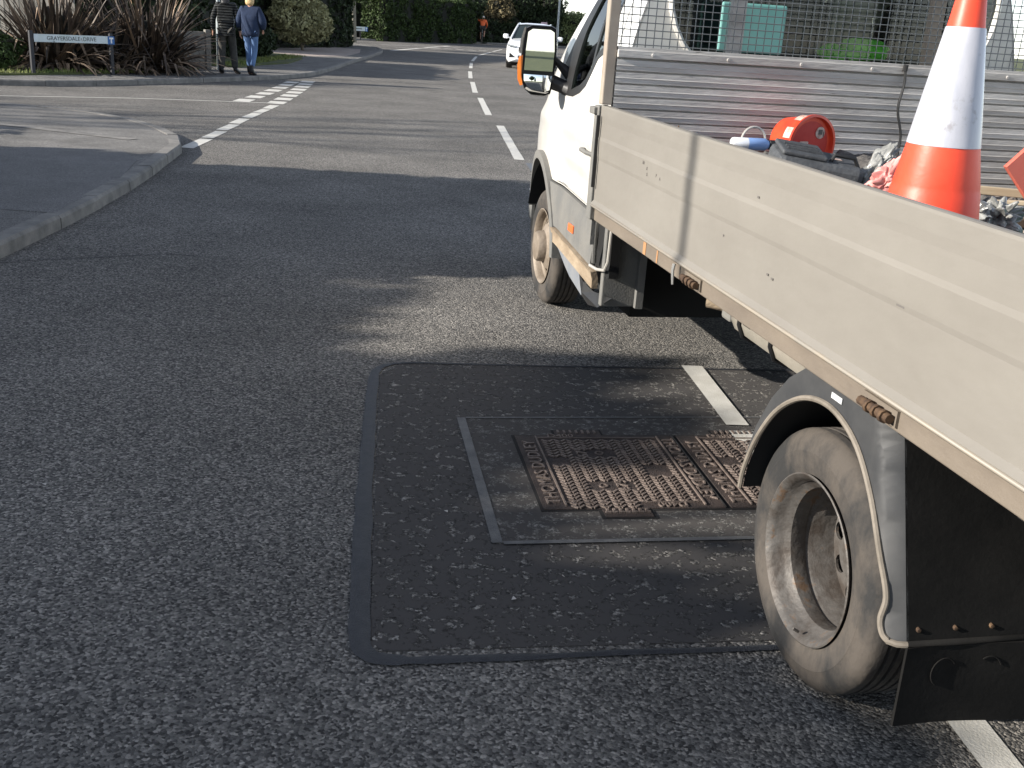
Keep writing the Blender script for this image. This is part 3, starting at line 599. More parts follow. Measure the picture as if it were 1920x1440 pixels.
for s in (1, -1):
    X = (lambda x: x) if s == 1 else (lambda x: 2.0-x)
    mb = MB(); mb.sheet(body, [shrink(door, -.004)], lambda y, z: (X(xs(y, z)), y, z), .012, (s, 0, 0), cell=.045)
    cb = mb.build('cab_side', M_white, T)
    mb = MB(); mb.sheet(shrink(door, .004), [win], lambda y, z: (X(xs(y, z)-.002), y, z), .03, (s, 0, 0), cell=.045)
    dr = mb.build('door', M_white, T)
    mb = MB(); fr_ = shrink(win, .035); fr_[6] = (3.30, 1.31); fr_[7] = (3.27, 1.42); fr_[8] = (3.22, 1.60); fr_[9] = (3.06, 1.80)
    mb.sheet(shrink(win, -.006), [fr_], lambda y, z: (X(xs(y, z)-.004), y, z), .02, (s, 0, 0), cell=.05); 
    mb.sheet([(2.86, 1.44), (2.90, 1.40), (2.90, 1.86), (2.86, 1.86)], (), lambda y, z: (X(xs(y, z)+.0), y, z), .01, (s, 0, 0), cell=.05)
    mb.build('window_frame', M_blackpl, dr)
    mb = MB(); mb.sheet(fr_, (), lambda y, z: (X(xs(y, z)+.006), y, z), .003, (s, 0, 0), cell=.08); mb.build('window_pane', M_pane, dr)
    mb = MB(); mb.tube([(X(xs(2.62, 1.06)-.004), 2.60, 1.06), (X(xs(2.62, 1.06)-.03), 2.63, 1.065), (X(xs(2.75, 1.06)-.03), 2.76, 1.065), (X(xs(2.8, 1.06)-.004), 2.79, 1.06)], .011, 8); mb.build('door_handle', M_clad, dr)
    mb = MB(); mb.sheet([(2.44, .565), (3.43, .565)]+archpts(.55, pi-zang(.55, .58), pi-zang(.55, .79), 6)+[(2.42, .792), (2.42, .68)], (), lambda y, z: (X(xs(y, .85)-.014-.008*sst(.78, .7, z)), y, z), .02, (s, 0, 0), cell=.06); mb.build('door_cladding', M_clad, T)
    mb = MB(); ar_in = archpts(.508, 0.30, pi-.05, 26); ar_out = archpts(.556, pi-.05, 0.30, 26)
    mb.sheet(ar_in+ar_out, (), lambda y, z: (X(xs(y, max(z, .45))-.030), y, z), .07, (s, 0, 0), cell=.04); mb.build('wheel_arch_trim', M_clad, T)
    mb = MB(); vs = [(X(x), a, b) for x in (xs(4, .6)+.03, .55) for a, b in archpts(.505, .32, pi-.1, 20)]; mb.add(vs, [(i, i+1, i+22, i+21) for i in range(20)], 0, True)
    mb.add([(X(.56), 3.45, .3), (X(.56), 4.4, .3), (X(.56), 4.5, .95), (X(.56), 3.2, .95)], [(0, 1, 2, 3)]); mb.build('wheel_arch_liner', M_under, T, fixn=False)
    x0 = lambda y: xs(y, .85)
    mb = MB(); mb.sheet([(2.34, .480), (3.42, .478), (3.44, .556), (2.34, .560)], (), lambda y, z: (X(x0(y)-.028-.012*sst(.54, .558, z)), y, z), .03, (s, 0, 0), cell=.04); mb.build('sill_step', M_step, T)
    mb = MB(); mb.sheet([(2.62, .375), (2.95, .392), (3.10, .415), (3.30, .455), (3.42, .476), (2.62, .478)], (), lambda y, z: (X(x0(y)-.012), y, z), .012, (s, 0, 0), cell=.04); mb.build('side_skirt', M_skirt, T)
    mb = MB(); mb.add([(X(x0(y)-o), y, z) for y, z, o in ((2.20, .47, -.04), (2.30, .40, .0), (2.45, .372, .012), (2.66, .368, .004), (2.68, .475, .02), (2.52, .47, .03), (2.40, .45, -.01), (2.50, .42, .035), (2.33, .47, .02))],
                      [(0, 1, 6), (1, 2, 7), (1, 7, 6), (2, 3, 7), (3, 4, 7), (4, 5, 7), (5, 6, 7), (5, 8, 6), (8, 0, 6)]); mb.build('cracked_skirt_end', M_blackpl, T)
    mb = MB(); xa, xb = sorted((X(x0(2.9)-.031), X(x0(2.9)-.022))); mb.box(xa, xb, 2.88, 2.98, .628, .668, bev=.003); mb.build('side_reflector', M_amber, T)
    # box and flap behind the cab step
    xa, xb = sorted((X(.075), X(.262))); mb = MB(); mb.box(xa, xb, 2.26, 2.30, .415, .84, bev=.006); xa, xb = sorted((X(.232), X(.266))); mb.box(xa, xb, 2.225, 2.255, .415, .84); mb.build('rear_flap', M_clad, T)
    xa, xb = sorted((X(.085), X(.13))); mb = MB(); mb.box(xa, xb, 2.205, 2.45, .56, .80); mb.build('black_cavity_box', M_under, T)  # solid black box standing for the shade in the cavity
    mb = MB(); mb.tube([(X(.075), 2.19, .85), (X(.07), 2.19, .64), (X(.065), 2.215, .595), (X(.055), 2.30, .580), (X(.055), 2.42, .572)], .0075, 8); mb.build('mudguard_stay', M_bright, T)
    mb = MB(); mb.tube([(X(.03), 2.30, .82), (X(.035), 2.31, .72), (X(.055), 2.36, .60)], .012, 8); mb.build('stay_bracket', M_clad, T)
    # wing mirror
    wm = empty('wing_mirror', (X(-.016), 3.47, 1.447)); wm.parent = T; wm.rotation_euler.z = s*-.21; wm.scale = (.90, .95, .90)
    o1 = [(a, b) for a, b in [(.085, .17), (.06, .182), (-.055, .182), (-.085, .165), (-.1, .10), (-.105, 0), (-.1, -.10), (-.075, -.165), (-.035, -.195), (.045, -.20), (.075, -.185), (.09, -.10), (.095, .06)]]
    mb = MB(); mb.sheet([(s*a, b) for a, b in o1], (), lambda a, b: (a, .0, b), 0, cell=.06); 
    n = len(o1); rings = []
    for yy, k in ((-.028, 1.02), (-.004, 1.05), (.05, 1.02), (.10, .88), (.125, .6), (.13, .2)): rings.append([(s*a*k, yy, b*k) for a, b in o1])
    vs = [v for r in rings for v in r]; mb.add(vs, [(j*n+i, j*n+(i+1) % n, (j+1)*n+(i+1) % n, (j+1)*n+i) for j in range(5) for i in range(n)], 0, True); mb.add(rings[-1], [tuple(range(n))])
    hs_ = mb.build('mirror_housing', M_blackpl, wm)
    mb = MB(); gl = [(a*.84+.006, b) for a, b in o1]; up_ = [(a, min(b*.93, .165)) for a, b in gl if b > -.06]; up_ = [(.082, -.065)]+[(.086, .05), (.078, .155), (.055, .168), (-.05, .168), (-.075, .15), (-.083, .05), (-.086, -.065)]
    mb.sheet([(s*a, b) for a, b in up_], (), lambda a, b: (a, -.022, b), 0, cell=.1, smooth=False); mb.build('mirror_glass', M_mirror, wm)
    lo = [(.082, -.088), (-.087, -.088), (-.083, -.125), (-.062, -.158), (-.03, -.175), (.045, -.183), (.072, -.17)]
    mb = MB(); mb.sheet([(s*a, b) for a, b in lo], (), lambda a, b: (a, -.022-.012*(1-((a*s)/.1)**2-((b+.13)/.09)**2), b), 0, cell=.02); mb.build('mirror_glass', M_mirror, wm)
    mb = MB(); mb.sheet([(s*a, b) for a, b in [(-.078, -.17), (-.05, -.182), (.05, -.192), (.07, -.182), (.045, -.186), (-.03, -.178), (-.065, -.16)]], (), lambda a, b: (a, -.026, b), 0, cell=.05); mb.build('mirror_rim', M_bright, wm)
    mb = MB(); oc = [(-.098, .02), (-.122, .005), (-.128, -.04), (-.122, -.12), (-.105, -.155), (-.09, -.15), (-.1, -.09)]
    mb.sheet([(s*a, b) for a, b in oc], (), lambda a, b: (a, -.02, b), .08, (0, 1, 0), cell=.03); mb.build('indicator_lens', M_orange, wm)
    mb = MB(); mb.sheet([(s*a, b) for a, b in [(-.103, .025), (-.09, .178), (-.1, .17), (-.118, .10), (-.122, .03)]], (), lambda a, b: (a, -.015, b), .08, (0, 1, 0), cell=.05); mb.build('mirror_side_cover', M_clad, wm)
    mb = MB(); mb.tube([(s*.07, .03, -.12), (s*.16, .02, -.15), (s*.20, .0, -.16)], [.045, .04, .05], 10); mb.tube([(s*.07, .03, .02), (s*.12, .03, -.02), (s*.19, .03, -.08)], [.02, .02, .035], 8); mb.build('mirror_arm', M_blackpl, wm)
# roof, screen pillars, bonnet, rear wall
def loft_x(lo, hi, mats, name, n=10, dz=0., inset=.0):
    pts = [p for p in PR2 if lo <= p[0] <= hi or (hi > 4.8 and p[0] > lo)]
    mb = MB(); vs = []
    for (y, z) in pts:
        e = xs(y, z)+inset
        for k in range(n+1):
            t = k/n; x = e+(2-2*e)*t; c = sin(pi*t); vs.append((x, y+dz*c*.6, z+dz*c*.4+.0))
    mb.add(vs, [(i*(n+1)+k, i*(n+1)+k+1, (i+1)*(n+1)+k+1, (i+1)*(n+1)+k) for i in range(len(pts)-1) for k in range(n)], 0, True)
    return mb.build(name, mats, T)
loft_x(2.19, 3.24, M_white, 'roof', dz=.03); loft_x(3.96, 5, M_white, 'bonnet', dz=.06)
ws = loft_x(3.18, 4.0, M_pane, 'windscreen', dz=.035, inset=.06)
for x in (0, 1):
    mb = MB(); X = (lambda v: v) if x == 0 else (lambda v: 2-v); pp = [p for p in PR2 if 3.1 < p[0] < 4.02]; vs = []
    for y, z in pp: e = xs(y, z); vs += [(X(e), y, z), (X(e+.03), y+.012, z+.01), (X(e+.075), y+.02, z+.012), (X(e+.07), y-.03, z-.05), (X(e+.01), y-.03, z-.06)]
    mb.add(vs, [(i*5+k, i*5+(k+1) % 5, (i+1)*5+(k+1) % 5, (i+1)*5+k) for i in range(len(pp)-1) for k in range(5)]); mb.build('screen_pillar', M_white, T)
rw = rrect(.235, 1.765, 1.50, 1.99, .16, 6); rw[12:19] = [(.235, 1.80), (.245, 1.72), (.27, 1.65), (.31, 1.585), (.36, 1.535), (.42, 1.505), (.5, 1.50)]; rw[19:] = [(1.5, 1.50), (1.58, 1.505), (1.64, 1.535), (1.69, 1.585), (1.73, 1.65), (1.755, 1.72), (1.765, 1.80)]
mb = MB(); mb.sheet([(xs(2.2, z), z) for z in (.80, 1.1, 1.3, 1.6, 1.85, 1.98)]+[(.4, 2.08), (1.6, 2.08)]+[(2-xs(2.2, z), z) for z in (1.98, 1.85, 1.6, 1.3, 1.1, .8)], [rw], lambda a, b: (a, 2.2, b), .02, (0, 1, 0), cell=.1, smooth=False); mb.build('cab_rear_wall', M_white, T)
mb = MB(); mb.tube([(a, 2.196, b) for a, b in rw+[rw[0]]], .012, 6, cap=False); mb.build('rear_window_seal', M_white, T)
mb = MB(); mb.sheet(rw, (), lambda a, b: (a, 2.212, b), 0, cell=.3, smooth=False); mb.build('rear_window', M_pane, T)
mb = MB(); mb.box(.26, 1.74, 2.26, 3.3, .80, .86); mb.box(.2, 1.8, 3.55, 3.95, .84, 1.27, bev=.05); mb.build('cab_interior', M_blackpl, T)
for x in (.30, .80, 1.30):
    mb = MB(); mb.box(x, x+.42, 2.55, 3.05, .95, 1.10, bev=.03); mb.box(x, x+.42, 2.45, 2.58, 1.05, 1.62 if x > 1 else 1.58, bev=.04); mb.box(x+.1, x+.32, 2.46, 2.55, 1.63, 1.80, bev=.03); mb.build('seat', mat('seat_cloth', (.02, .022, .026), .9), T)
mb = MB(); mb.lathe([(.0, .19), (.018, .20), (.018, .18), (0, .19)], (0, 0, 0), 'z', 32); st = mb.build('steering_wheel', M_blackpl, T, (1.5, 3.42, 1.22)); st.rotation_euler.x = .5
# front bumper, grille, lamps
mb = MB(); mb.sheet([(4.50, .33), (4.9, .33), (4.92, .60), (4.53, .60)], (), lambda y, z: (xs(y, z)-.012, y, z), .02, (1, 0, 0), cell=.06); mb.sheet([(4.50, .33), (4.9, .33), (4.92, .60), (4.53, .60)], (), lambda y, z: (2-xs(y, z)+.012, y, z), .02, (-1, 0, 0), cell=.06)
mb.box(.32, 1.68, 4.80, 4.99, .32, .60, bev=.03); mb.build('front_bumper', M_clad, T)
mb = MB(); mb.box(.62, 1.38, 4.86, 4.95, .68, .86, bev=.01); mb.build('grille', M_blackpl, T)
for x in (.56, 1.44): mb = MB(); mb.box(x-.12, x+.10, 4.66, 4.87, .72, .90, bev=.03); mb.build('headlight', M_glass, T)

# ================================================================== LOAD (top-level things, placed through the truck's frame)
TM_ = Matrix.Translation((.7974, 2.470, 0)) @ Matrix.Rotation(.2184, 4, 'Z')
def tp(x, y, z): return TM_ @ Vector((x, y, z))
M_cone = mat('orange_cone', (.78, .058, .022), .45, col2=(.86, .085, .035), noise_scale=4, bump=.05)
M_sleeve = mat('white_sleeve', (.40, .41, .46), .35, coat=.3, col2=(.52, .52, .56), noise_scale=6, stretch=(3, 3, .8)); add_scuffs(M_sleeve, 9, .60, (.33, .32, .34), (1, 1, 1)); add_scuffs(M_sleeve, 24, .69, (.30, .16, .14), (1, 1, 1))
add_scuffs(M_cone, 7, .60, (.50, .06, .035), (1, 1, .5)); add_scuffs(M_cone, 22, .70, (.16, .05, .035), (1, 1, 1))
M_base = mat('cone_base_rubber', (.02, .02, .02), .8)
cn = empty('traffic_cone', tp(.225, .085, .934), .2184, label='tall orange and white traffic cone standing in the truck bed behind the side panel', cat='traffic cone')
mb = MB(); mb.sheet(rrect(-.19, .19, -.19, .19, .04), (), lambda a, b: (a, b, 0), .03, (0, 0, 1), cell=.1); mb.build('base', M_base, cn)
mb = MB(); mb.lathe([(.03, .150), (.05, .140), (.30, .1135), (.370, .1045), (.378, .1015), (.384, .1015), (.480, .0835), (.745, .0425), (.90, .0215), (.905, .018), (.905, .012), (.7, .03)], ax='z', n=56); mb.build('cone_body', M_cone, cn)
mb = MB(); mb.lathe([(.477, .0845), (.478, .0858), (.744, .0450), (.746, .0438)], ax='z', n=56); mb.build('reflective_sleeve', M_sleeve, cn)

M_red = mat('red_plastic', (.62, .035, .015), .4, coat=.3, col2=(.72, .07, .02), noise_scale=8)
M_redd = mat('red_plastic_inside', (.42, .015, .012), .5, col2=(.5, .03, .02), noise_scale=8)
M_stick = mat('scuffed_sticker', (.60, .52, .46), .6, col2=(.35, .20, .16), noise_scale=40)
rb = empty('red_bucket', tp(.735, 1.80, 1.235), .2184+.25, label='red plastic tub lying on its side against the bulkhead, with worn white stickers', cat='tub'); rb.rotation_euler.x = 0
mb = MB(); mb.lathe([(.11, .092), (.02, .104), (-.035, .112), (-.037, .118), (-.045, .118), (-.046, .108), (-.028, .103), (-.024, .0)], ax='y', n=48); mb.lathe([(.11, .092), (.112, .0)], ax='y', n=48); mb.build('tub_body', M_red, rb)
mb = MB(); mb.lathe([(-.0265, .101), (-.0275, .09), (-.0275, .0)], ax='y', n=40); mb.build('tub_lid', M_redd, rb)
mb = MB(); mb.sheet(rrect(-.055, -.01, -.055, -.01, .004), (), lambda a, b: (a, -.030, b+.02), 0); mb.build('sticker', M_stick, rb, fixn=False); mb = MB(); mb.sheet(arc(.045, .045, .024, 0, 2*pi*15/16, 15), (), lambda a, b: (a, -.030, b), 0)
mb.build('sticker', M_stick, rb, fixn=False)
for t in (1.3, 2.0, 2.75):
    mb = MB(); vs = [(.1135*cos(t+d), h, .1135*sin(t+d)) for h in (-.03, .01) for d in (-.2, -.1, 0, .1, .2)]; mb.add(vs, [(i, i+1, i+6, i+5) for i in range(4)]); mb.build('sticker', M_stick, rb, fixn=False)
mb = MB(); mb.box(.035, .055, -.0315, -.0305, .038, .058); mb.box(.060, .064, -.0315, -.0305, .030, .050); mb.build('sticker_mark', M_grime, rb)
M_tool = mat('dusty_black_case', (.028, .032, .038), .6, col2=(.10, .105, .11), noise_scale=12, bump=.3, bump_scale=60, contrast=.9)
def lumps(mb, c, r, n=9, k=.35, mi=0, smooth=False):
    bm = bmesh.new(); bmesh.ops.create_icosphere(bm, subdivisions=3, radius=1); sd = Vector((random.random()*9, random.random()*9, 0))
    for v in bm.verts: q = v.co*(1+k*noise.noise(v.co*1.6+sd)+k*.5*noise.noise(v.co*4+sd)); v.co = Vector((c[0]+q.x*r[0], c[1]+q.y*r[1], c[2]+q.z*r[2]))
    bm.verts.index_update(); mb.add([v.co.copy() for v in bm.verts], [[v.index for v in f.verts] for f in bm.faces], mi, smooth); bm.free()
cs = empty('tool_case', tp(.51, 1.28, 1.172), .2184-.25, label='dirty black plastic tool case tipped on the rubble beside the red tub', cat='tool case'); cs.rotation_euler = (.15, .12, .0)
mb = MB(); mb.box(-.15, .16, -.10, .10, -.06, .075, bev=.022); mb.build('case_body', M_tool, cs)
mb = MB(); mb.box(-.14, .02, -.085, .085, .0755, .092, bev=.006)
for k in (-.05, -.015, .02): mb.box(-.12, .0, k-.004, k+.004, .0925, .098)
mb.build('case_lid', M_tool, cs)
mb = MB(); mb.tube([(.04, -.05, .07), (.05, -.05, .10), (.12, -.05, .10), (.14, -.05, .07)], .008, 8); mb.build('handle', M_blackpl, cs)
mb = MB(); mb.add([(.06, -.02, .0772), (.09, -.02, .0774), (.088, .005, .0774), (.055, .0, .0773)], [(0, 1, 2, 3)]); mb.build('dried_plaster', M_stick, cs)
# spray can and lamp at the panel edge
sp = empty('spray_can', tp(.36, 1.50, 1.252), .2184, label='white and blue aerosol can lying on the load near the front of the panel', cat='spray can')
mb = MB(); mb.lathe([(-.07, .0), (-.07, .020), (-.065, .0225), (-.01, .0225)], ax='x', n=20); mb.build('can_body', mat('white_tin', (.85, .87, .9), .25, .2), sp)
mb = MB(); mb.lathe([(-.01, .0228), (.06, .0228), (.075, .014)], ax='x', n=20); mb.build('can_label', mat('pale_blue_label', (.25, .40, .72), .3), sp)
mb = MB(); mb.lathe([(.075, .014), (.078, .018), (.12, .018), (.125, .0)], ax='x', n=16); mb.build('nozzle', M_blackpl, sp)
mb = MB(); mb.tube([(x, y, z) for x, y, z in [(-.05+.05*(1-cos(t))+.0, 0, .07*sin(t)**.8) for t in np.linspace(.05, pi-.05, 14)]], .0045, 6)
tag(mb.build('bucket_handle', M_bright, None, tp(.40, 1.56, 1.24), .2184), label='curved wire bucket handle sticking up in front of the red tub', cat='bucket handle')
M_poly = glassmat('clear_polythene', (.75, .76, .75), 2.2)
def polybag(name, c, r, m, label, cat, k=.5):
    mb = MB(); bm = bmesh.new(); bmesh.ops.create_icosphere(bm, subdivisions=5, radius=1); sd = Vector((random.random()*9,)*3)
    for v in bm.verts:
        q = v.co*(1+k*noise.noise(v.co*2.2+sd)+k*.7*abs(noise.noise(v.co*3+sd))+k*.2*abs(noise.noise(v.co*8+sd))-.25); v.co = Vector((q.x*r[0], q.y*r[1], q.z*r[2]))
    bm.verts.index_update(); mb.add([v.co.copy() for v in bm.verts], [[v.index for v in f.verts] for f in bm.faces], 0, True); bm.free()
    return tag(mb.build(name, m, None, c, .2184), label=label, cat=cat)
M_polyw = mat('crumpled_polythene', (.33, .33, .31), .2, col2=(.12, .12, .115), noise_scale=26, coat=.5)
b1 = polybag('plastic_bag', tp(.73, 1.22, 1.215), (.035, .05, .10), M_polyw, 'crumpled clear plastic bag sticking up beside the black tool case', 'plastic bag'); b1.rotation_euler = (0, .6, .2)
M_pink = mat('pink_plastic', (.62, .22, .20), .55, col2=(.70, .30, .27), noise_scale=20)
polybag('pink_cloth', tp(.53, .80, 1.235), (.045, .03, .07), M_pink, 'faded pink rag poking up just left of the traffic cone', 'rag', .7).rotation_euler = (.2, .7, 0)
M_rub = mat('dark_rubble', (.035, .033, .034), .9, col2=(.13, .12, .11), noise_scale=16, bump=1, bump_scale=50)
M_rub2 = mat('pale_rubble', (.28, .24, .20), .9, col2=(.16, .13, .11), noise_scale=18, bump=1, bump_scale=50)
mb = MB()
for k in range(60):
    x = random.uniform(.12, 1.85); y = random.uniform(.25, 1.85); hz = .93+.10+.14*sst(.2, 1.6, y)*sst(1.9, .7, x)
    r = random.uniform(.05, .12); lumps(mb, (x, y, hz-random.uniform(0, .08)), (r, r, r*.6), k=.6, mi=random.choice((0, 0, 0, 1)))
for k in range(16):
    y = random.uniform(-.9, .3); x = random.uniform(.5, 1.8); r = random.uniform(.05, .10); lumps(mb, (x, y, .97), (r, r, r*.5), k=.6, mi=random.choice((0, 1)))
o = mb.build('rubble', [M_rub, M_rub2]); o.location = (.7974, 2.470, 0); o.rotation_euler.z = .2184
tag(o, label='heap of dark rubble and broken waste filling the truck bed', cat='rubble', kind='stuff')
M_lamp_ = mat('grey_cable', (.35, .38, .40), .5)
M_wood = mat('cream_timber', (.50, .42, .30), .8, col2=(.38, .30, .20), noise_scale=8, stretch=(.2, 3, 3))
M_wood2 = mat('brown_timber', (.28, .17, .09), .8, col2=(.18, .11, .06), noise_scale=8, stretch=(.2, 3, 3))
def board(c, l, w, t, rz, ry, m, label, cat, name='timber_board'):
    mb = MB(); mb.box(-l/2, l/2, -w/2, w/2, -t/2, t/2, bev=.003); o = mb.build(name, m, None, tp(*c)); o.rotation_euler = (random.uniform(-.1, .1), ry, .2184+rz); return tag(o, label=label, cat=cat)
for k, (x, y, z, r) in enumerate(((.66, .95, 1.165, .07), (.80, 1.10, 1.15, .09), (.92, .85, 1.12, .08), (.62, .72, 1.16, .05), (1.0, 1.3, 1.13, .10), (1.15, .65, 1.07, .08), (.85, .55, 1.09, .07))):
    mb = MB(); lumps(mb, (0, 0, 0), (r, r*.8, r*.6), k=.9); o = mb.build('broken_lump', M_rub if k % 3 else M_rub2, None, tp(x, y, z), random.random()*3)
    tag(o, label=('pale lump of broken concrete between the tool case and the plastic bag', 'dark lump of tarmac just behind the crumpled plastic bag', 'dark lump of tarmac behind the lower left side of the cone', 'small pale lump just beside the pink rag', 'big dark lump of tarmac near the bulkhead strap', 'dark lump right of the cone, below the cream batten', 'pale lump beside the scrap of shiny plastic')[k], cat='rubble lump', group='broken lumps on the rubble in the bed')
mb = MB(); pts = [tp(*p) for p in ((.95, .35, 1.11), (1.0, .45, 1.16), (1.1, .42, 1.14), (1.15, .30, 1.12), (1.05, .25, 1.13), (.96, .33, 1.15))]; mb.tube(smoothline(pts, 6), .007, 6)
tag(mb.build('looped_cable', M_lamp_), label='grey cable looped on the rubble just right of the cone', cat='cable')
board((1.20, 1.22, 1.15), .75, .035, .03, -.25, .02, M_wood, 'long cream timber batten lying across the load right of the cone', 'batten')
board((1.06, .80, 1.115), .30, .10, .03, .1, -.05, M_wood2, 'short brown board lying in front of the cream batten', 'board')
board((1.12, 1.45, 1.18), .38, .07, .035, .3, .05, M_wood2, 'dark brown timber offcut behind the cream batten by the bulkhead', 'offcut')
board((.62, .78, 1.165), .30, .05, .015, -.1, .04, M_wood, 'thin pale strip of wood between the tool case and the pink rag', 'wood strip')
board((.98, 1.02, 1.14), .42, .02, .015, -.45, -.06, M_wood, 'narrow pale lath crossing the rubble right of the cone', 'lath')
M_blue2 = mat('blue_plastic', (.15, .32, .62), .4, col2=(.25, .45, .7), noise_scale=20)
mb = MB(); mb.box(-.05, .05, -.03, .03, -.015, .015, bev=.01); o = tag(mb.build('blue_bottle', M_blue2, None, tp(.66, .62, 1.185), .5), label='small blue plastic bottle lying on the rubble right of the cone', cat='bottle')
polybag('plastic_bag', tp(.68, .44, 1.185), (.055, .05, .045), M_polyw, 'crumpled grey translucent bag on the load at the right edge', 'plastic bag', .8)
polybag('plastic_bag', tp(.58, .40, 1.195), (.035, .04, .03), M_polyw, 'flat scrap of shiny plastic just right of the cone base', 'plastic scrap', .8)
M_teal = mat('dark_green_sack', (.01, .09, .07), .8, col2=(.02, .14, .10), noise_scale=12, bump=.6)
polybag('green_sack', tp(.84, .36, 1.125), (.10, .09, .08), M_teal, 'dark green sack slumped in the bed at the right edge', 'sack')
M_sal = mat('salmon_board', (.80, .17, .12), .5, col2=(.85, .22, .15), noise_scale=5)
mb = MB(); mb.sheet([(-.16, -.16), (.16, -.16), (.16, .16), (-.16, .16)], (), lambda a, b: ((a-b)*.7071, 0, (a+b)*.7071), .02, (0, 1, 0), cell=.1, smooth=False)
o = mb.build('warning_board', M_sal, None, tp(1.30, .98, 1.265), .2184); tag(o, label='salmon red square board standing on its corner at the right of the load', cat='board')
mb = MB(); pts = [tp(x, y, z) for x, y, z in ((1.205, 1.932, 1.545), (1.21, 1.930, 1.48), (1.20, 1.928, 1.38), (1.235, 1.928, 1.27), (1.235, 1.925, 1.16), (1.25, 1.90, 1.09))]
mb.tube(smoothline(pts, 5), .0055, 6); mb.tube([tp(1.205, 1.935, 1.535), tp(1.205, 1.932, 1.56)], .011, 8); tag(mb.build('rubber_strap', M_blackpl), label='black rubber strap hanging down the bulkhead left of the cone', cat='strap')
mb = MB(); mb.tube([tp(.235, 1.93, 1.27), tp(.225, 1.93, 1.22), tp(.205, 1.9, 1.19)], .0035, 5); tag(mb.build('rusty_wire', M_rust), label='short rusty wire hanging on the bulkhead above the aerosol can', cat='wire')
# in the cab, seen through the rear window
M_tealb = mat('teal_plastic', (.16, .40, .37), .45, col2=(.22, .46, .43), noise_scale=3)
mb = MB(); mb.box(.425, .715, 2.09, 2.105, 1.565, 1.76, bev=.008); o = mb.build('teal_board', M_tealb); o.location = T.location; o.rotation_euler.z = .2184
tag(o, label='teal plastic board hanging behind the mesh guard of the truck', cat='board')
M_hiv = mat('green_cloth', (.14, .55, .05), .8, col2=(.22, .70, .08), noise_scale=12, bump=.5)
mb = MB(); lumps(mb, (1.20, 2.30, 1.60), (.13, .06, .050), k=.5, smooth=True); lumps(mb, (1.06, 2.29, 1.575), (.07, .05, .045), k=.5, smooth=True); o = mb.build('green_jacket', M_hiv); o.location = T.location; o.rotation_euler.z = .2184
tag(o, label='bright green jacket lying along the cab rear window', cat='jacket')

# ================================================================== PLANTS
def leafmesh(name, C_, size, m, parent=None, asp=1.6, up=.0, loc=(0, 0, 0), jit=.35, extra=None):
    n = len(C_); N = rng.normal(size=(n, 3)); N[:, 2] += up; N /= np.linalg.norm(N, axis=1)[:, None]
    A = np.cross(N, rng.normal(size=(n, 3))); A /= np.linalg.norm(A, axis=1)[:, None]; B = np.cross(N, A)
    s = size*(1+jit*rng.normal(size=(n, 1))).clip(.4, 2)
    A = A*s*asp; B = B*s; Cn = C_+N*s*.25
    V_ = np.stack([C_-A, Cn-B*.9, C_+A, Cn+B*.9], 1).reshape(-1, 3); F = [(4*i, 4*i+1, 4*i+2, 4*i+3) for i in range(n)]
    mb = MB(); mb.v = [tuple(v) for v in V_]; mb.f = F; mb.m = [0]*n; mb.sm = [False]*n
    if extra: extra(mb)
    return mb.build(name, [m] if not isinstance(m, list) else m, parent, loc, fixn=False)
def blobpts(n, c, r, shell=.35, sd=0, amp=.35, fr=1.4, flat=None):
    d = rng.normal(size=(n, 3)); d /= np.linalg.norm(d, axis=1)[:, None]
    k = np.array([1+amp*noise.noise(Vector(v)*fr+Vector((sd, sd*2.3, 1)))+amp*.5*noise.noise(Vector(v)*fr*3+Vector((sd, 0, 1))) for v in d])
    rad = (1-shell*rng.random(n)**1.6)*k
    P_ = d*rad[:, None]*np.array(r)+np.array(c)
    if flat is not None: P_ = P_[P_[:, 2] > flat]
    return P_
def leafmat(name, c1, c2, isl=.45, sc=1.2, rough=.7):
    m = mat(name, c1, rough, col2=c2, noise_scale=sc, island=isl, spec=.3, contrast=.8); return m
L_dark = leafmat('dark_evergreen_leaf', (.014, .026, .010), (.035, .05, .018)); L_mid = leafmat('evergreen_leaf', (.03, .055, .015), (.06, .09, .025))
L_hedge = leafmat('clipped_hedge_leaf', (.022, .042, .010), (.05, .075, .02)); L_var = leafmat('variegated_leaf', (.20, .20, .09), (.36, .34, .19), .4, 3)
L_brown = leafmat('brown_twig_leaf', (.10, .08, .04), (.19, .155, .08)); L_light = leafmat('pale_green_leaf', (.10, .14, .05), (.22, .25, .11))
M_bark = mat('bark', (.09, .07, .05), .95, col2=(.17, .14, .10), noise_scale=6, bump=1, bump_scale=20, stretch=(2, 2, .5))
M_ivybark = mat('pale_bark', (.24, .22, .17), .95, col2=(.14, .13, .10), noise_scale=7, bump=1, bump_scale=20, stretch=(2, 2, .5))
M_core = mat('inner_shade', (.006, .0065, .004), .95, col2=(.011, .012, .007), noise_scale=5)  # near-black filler: shade deep among the leaves put in as colour
def core(mb, c, r, k=.3, mi=0): lumps(mb, c, r, k=k, mi=mi, smooth=True)
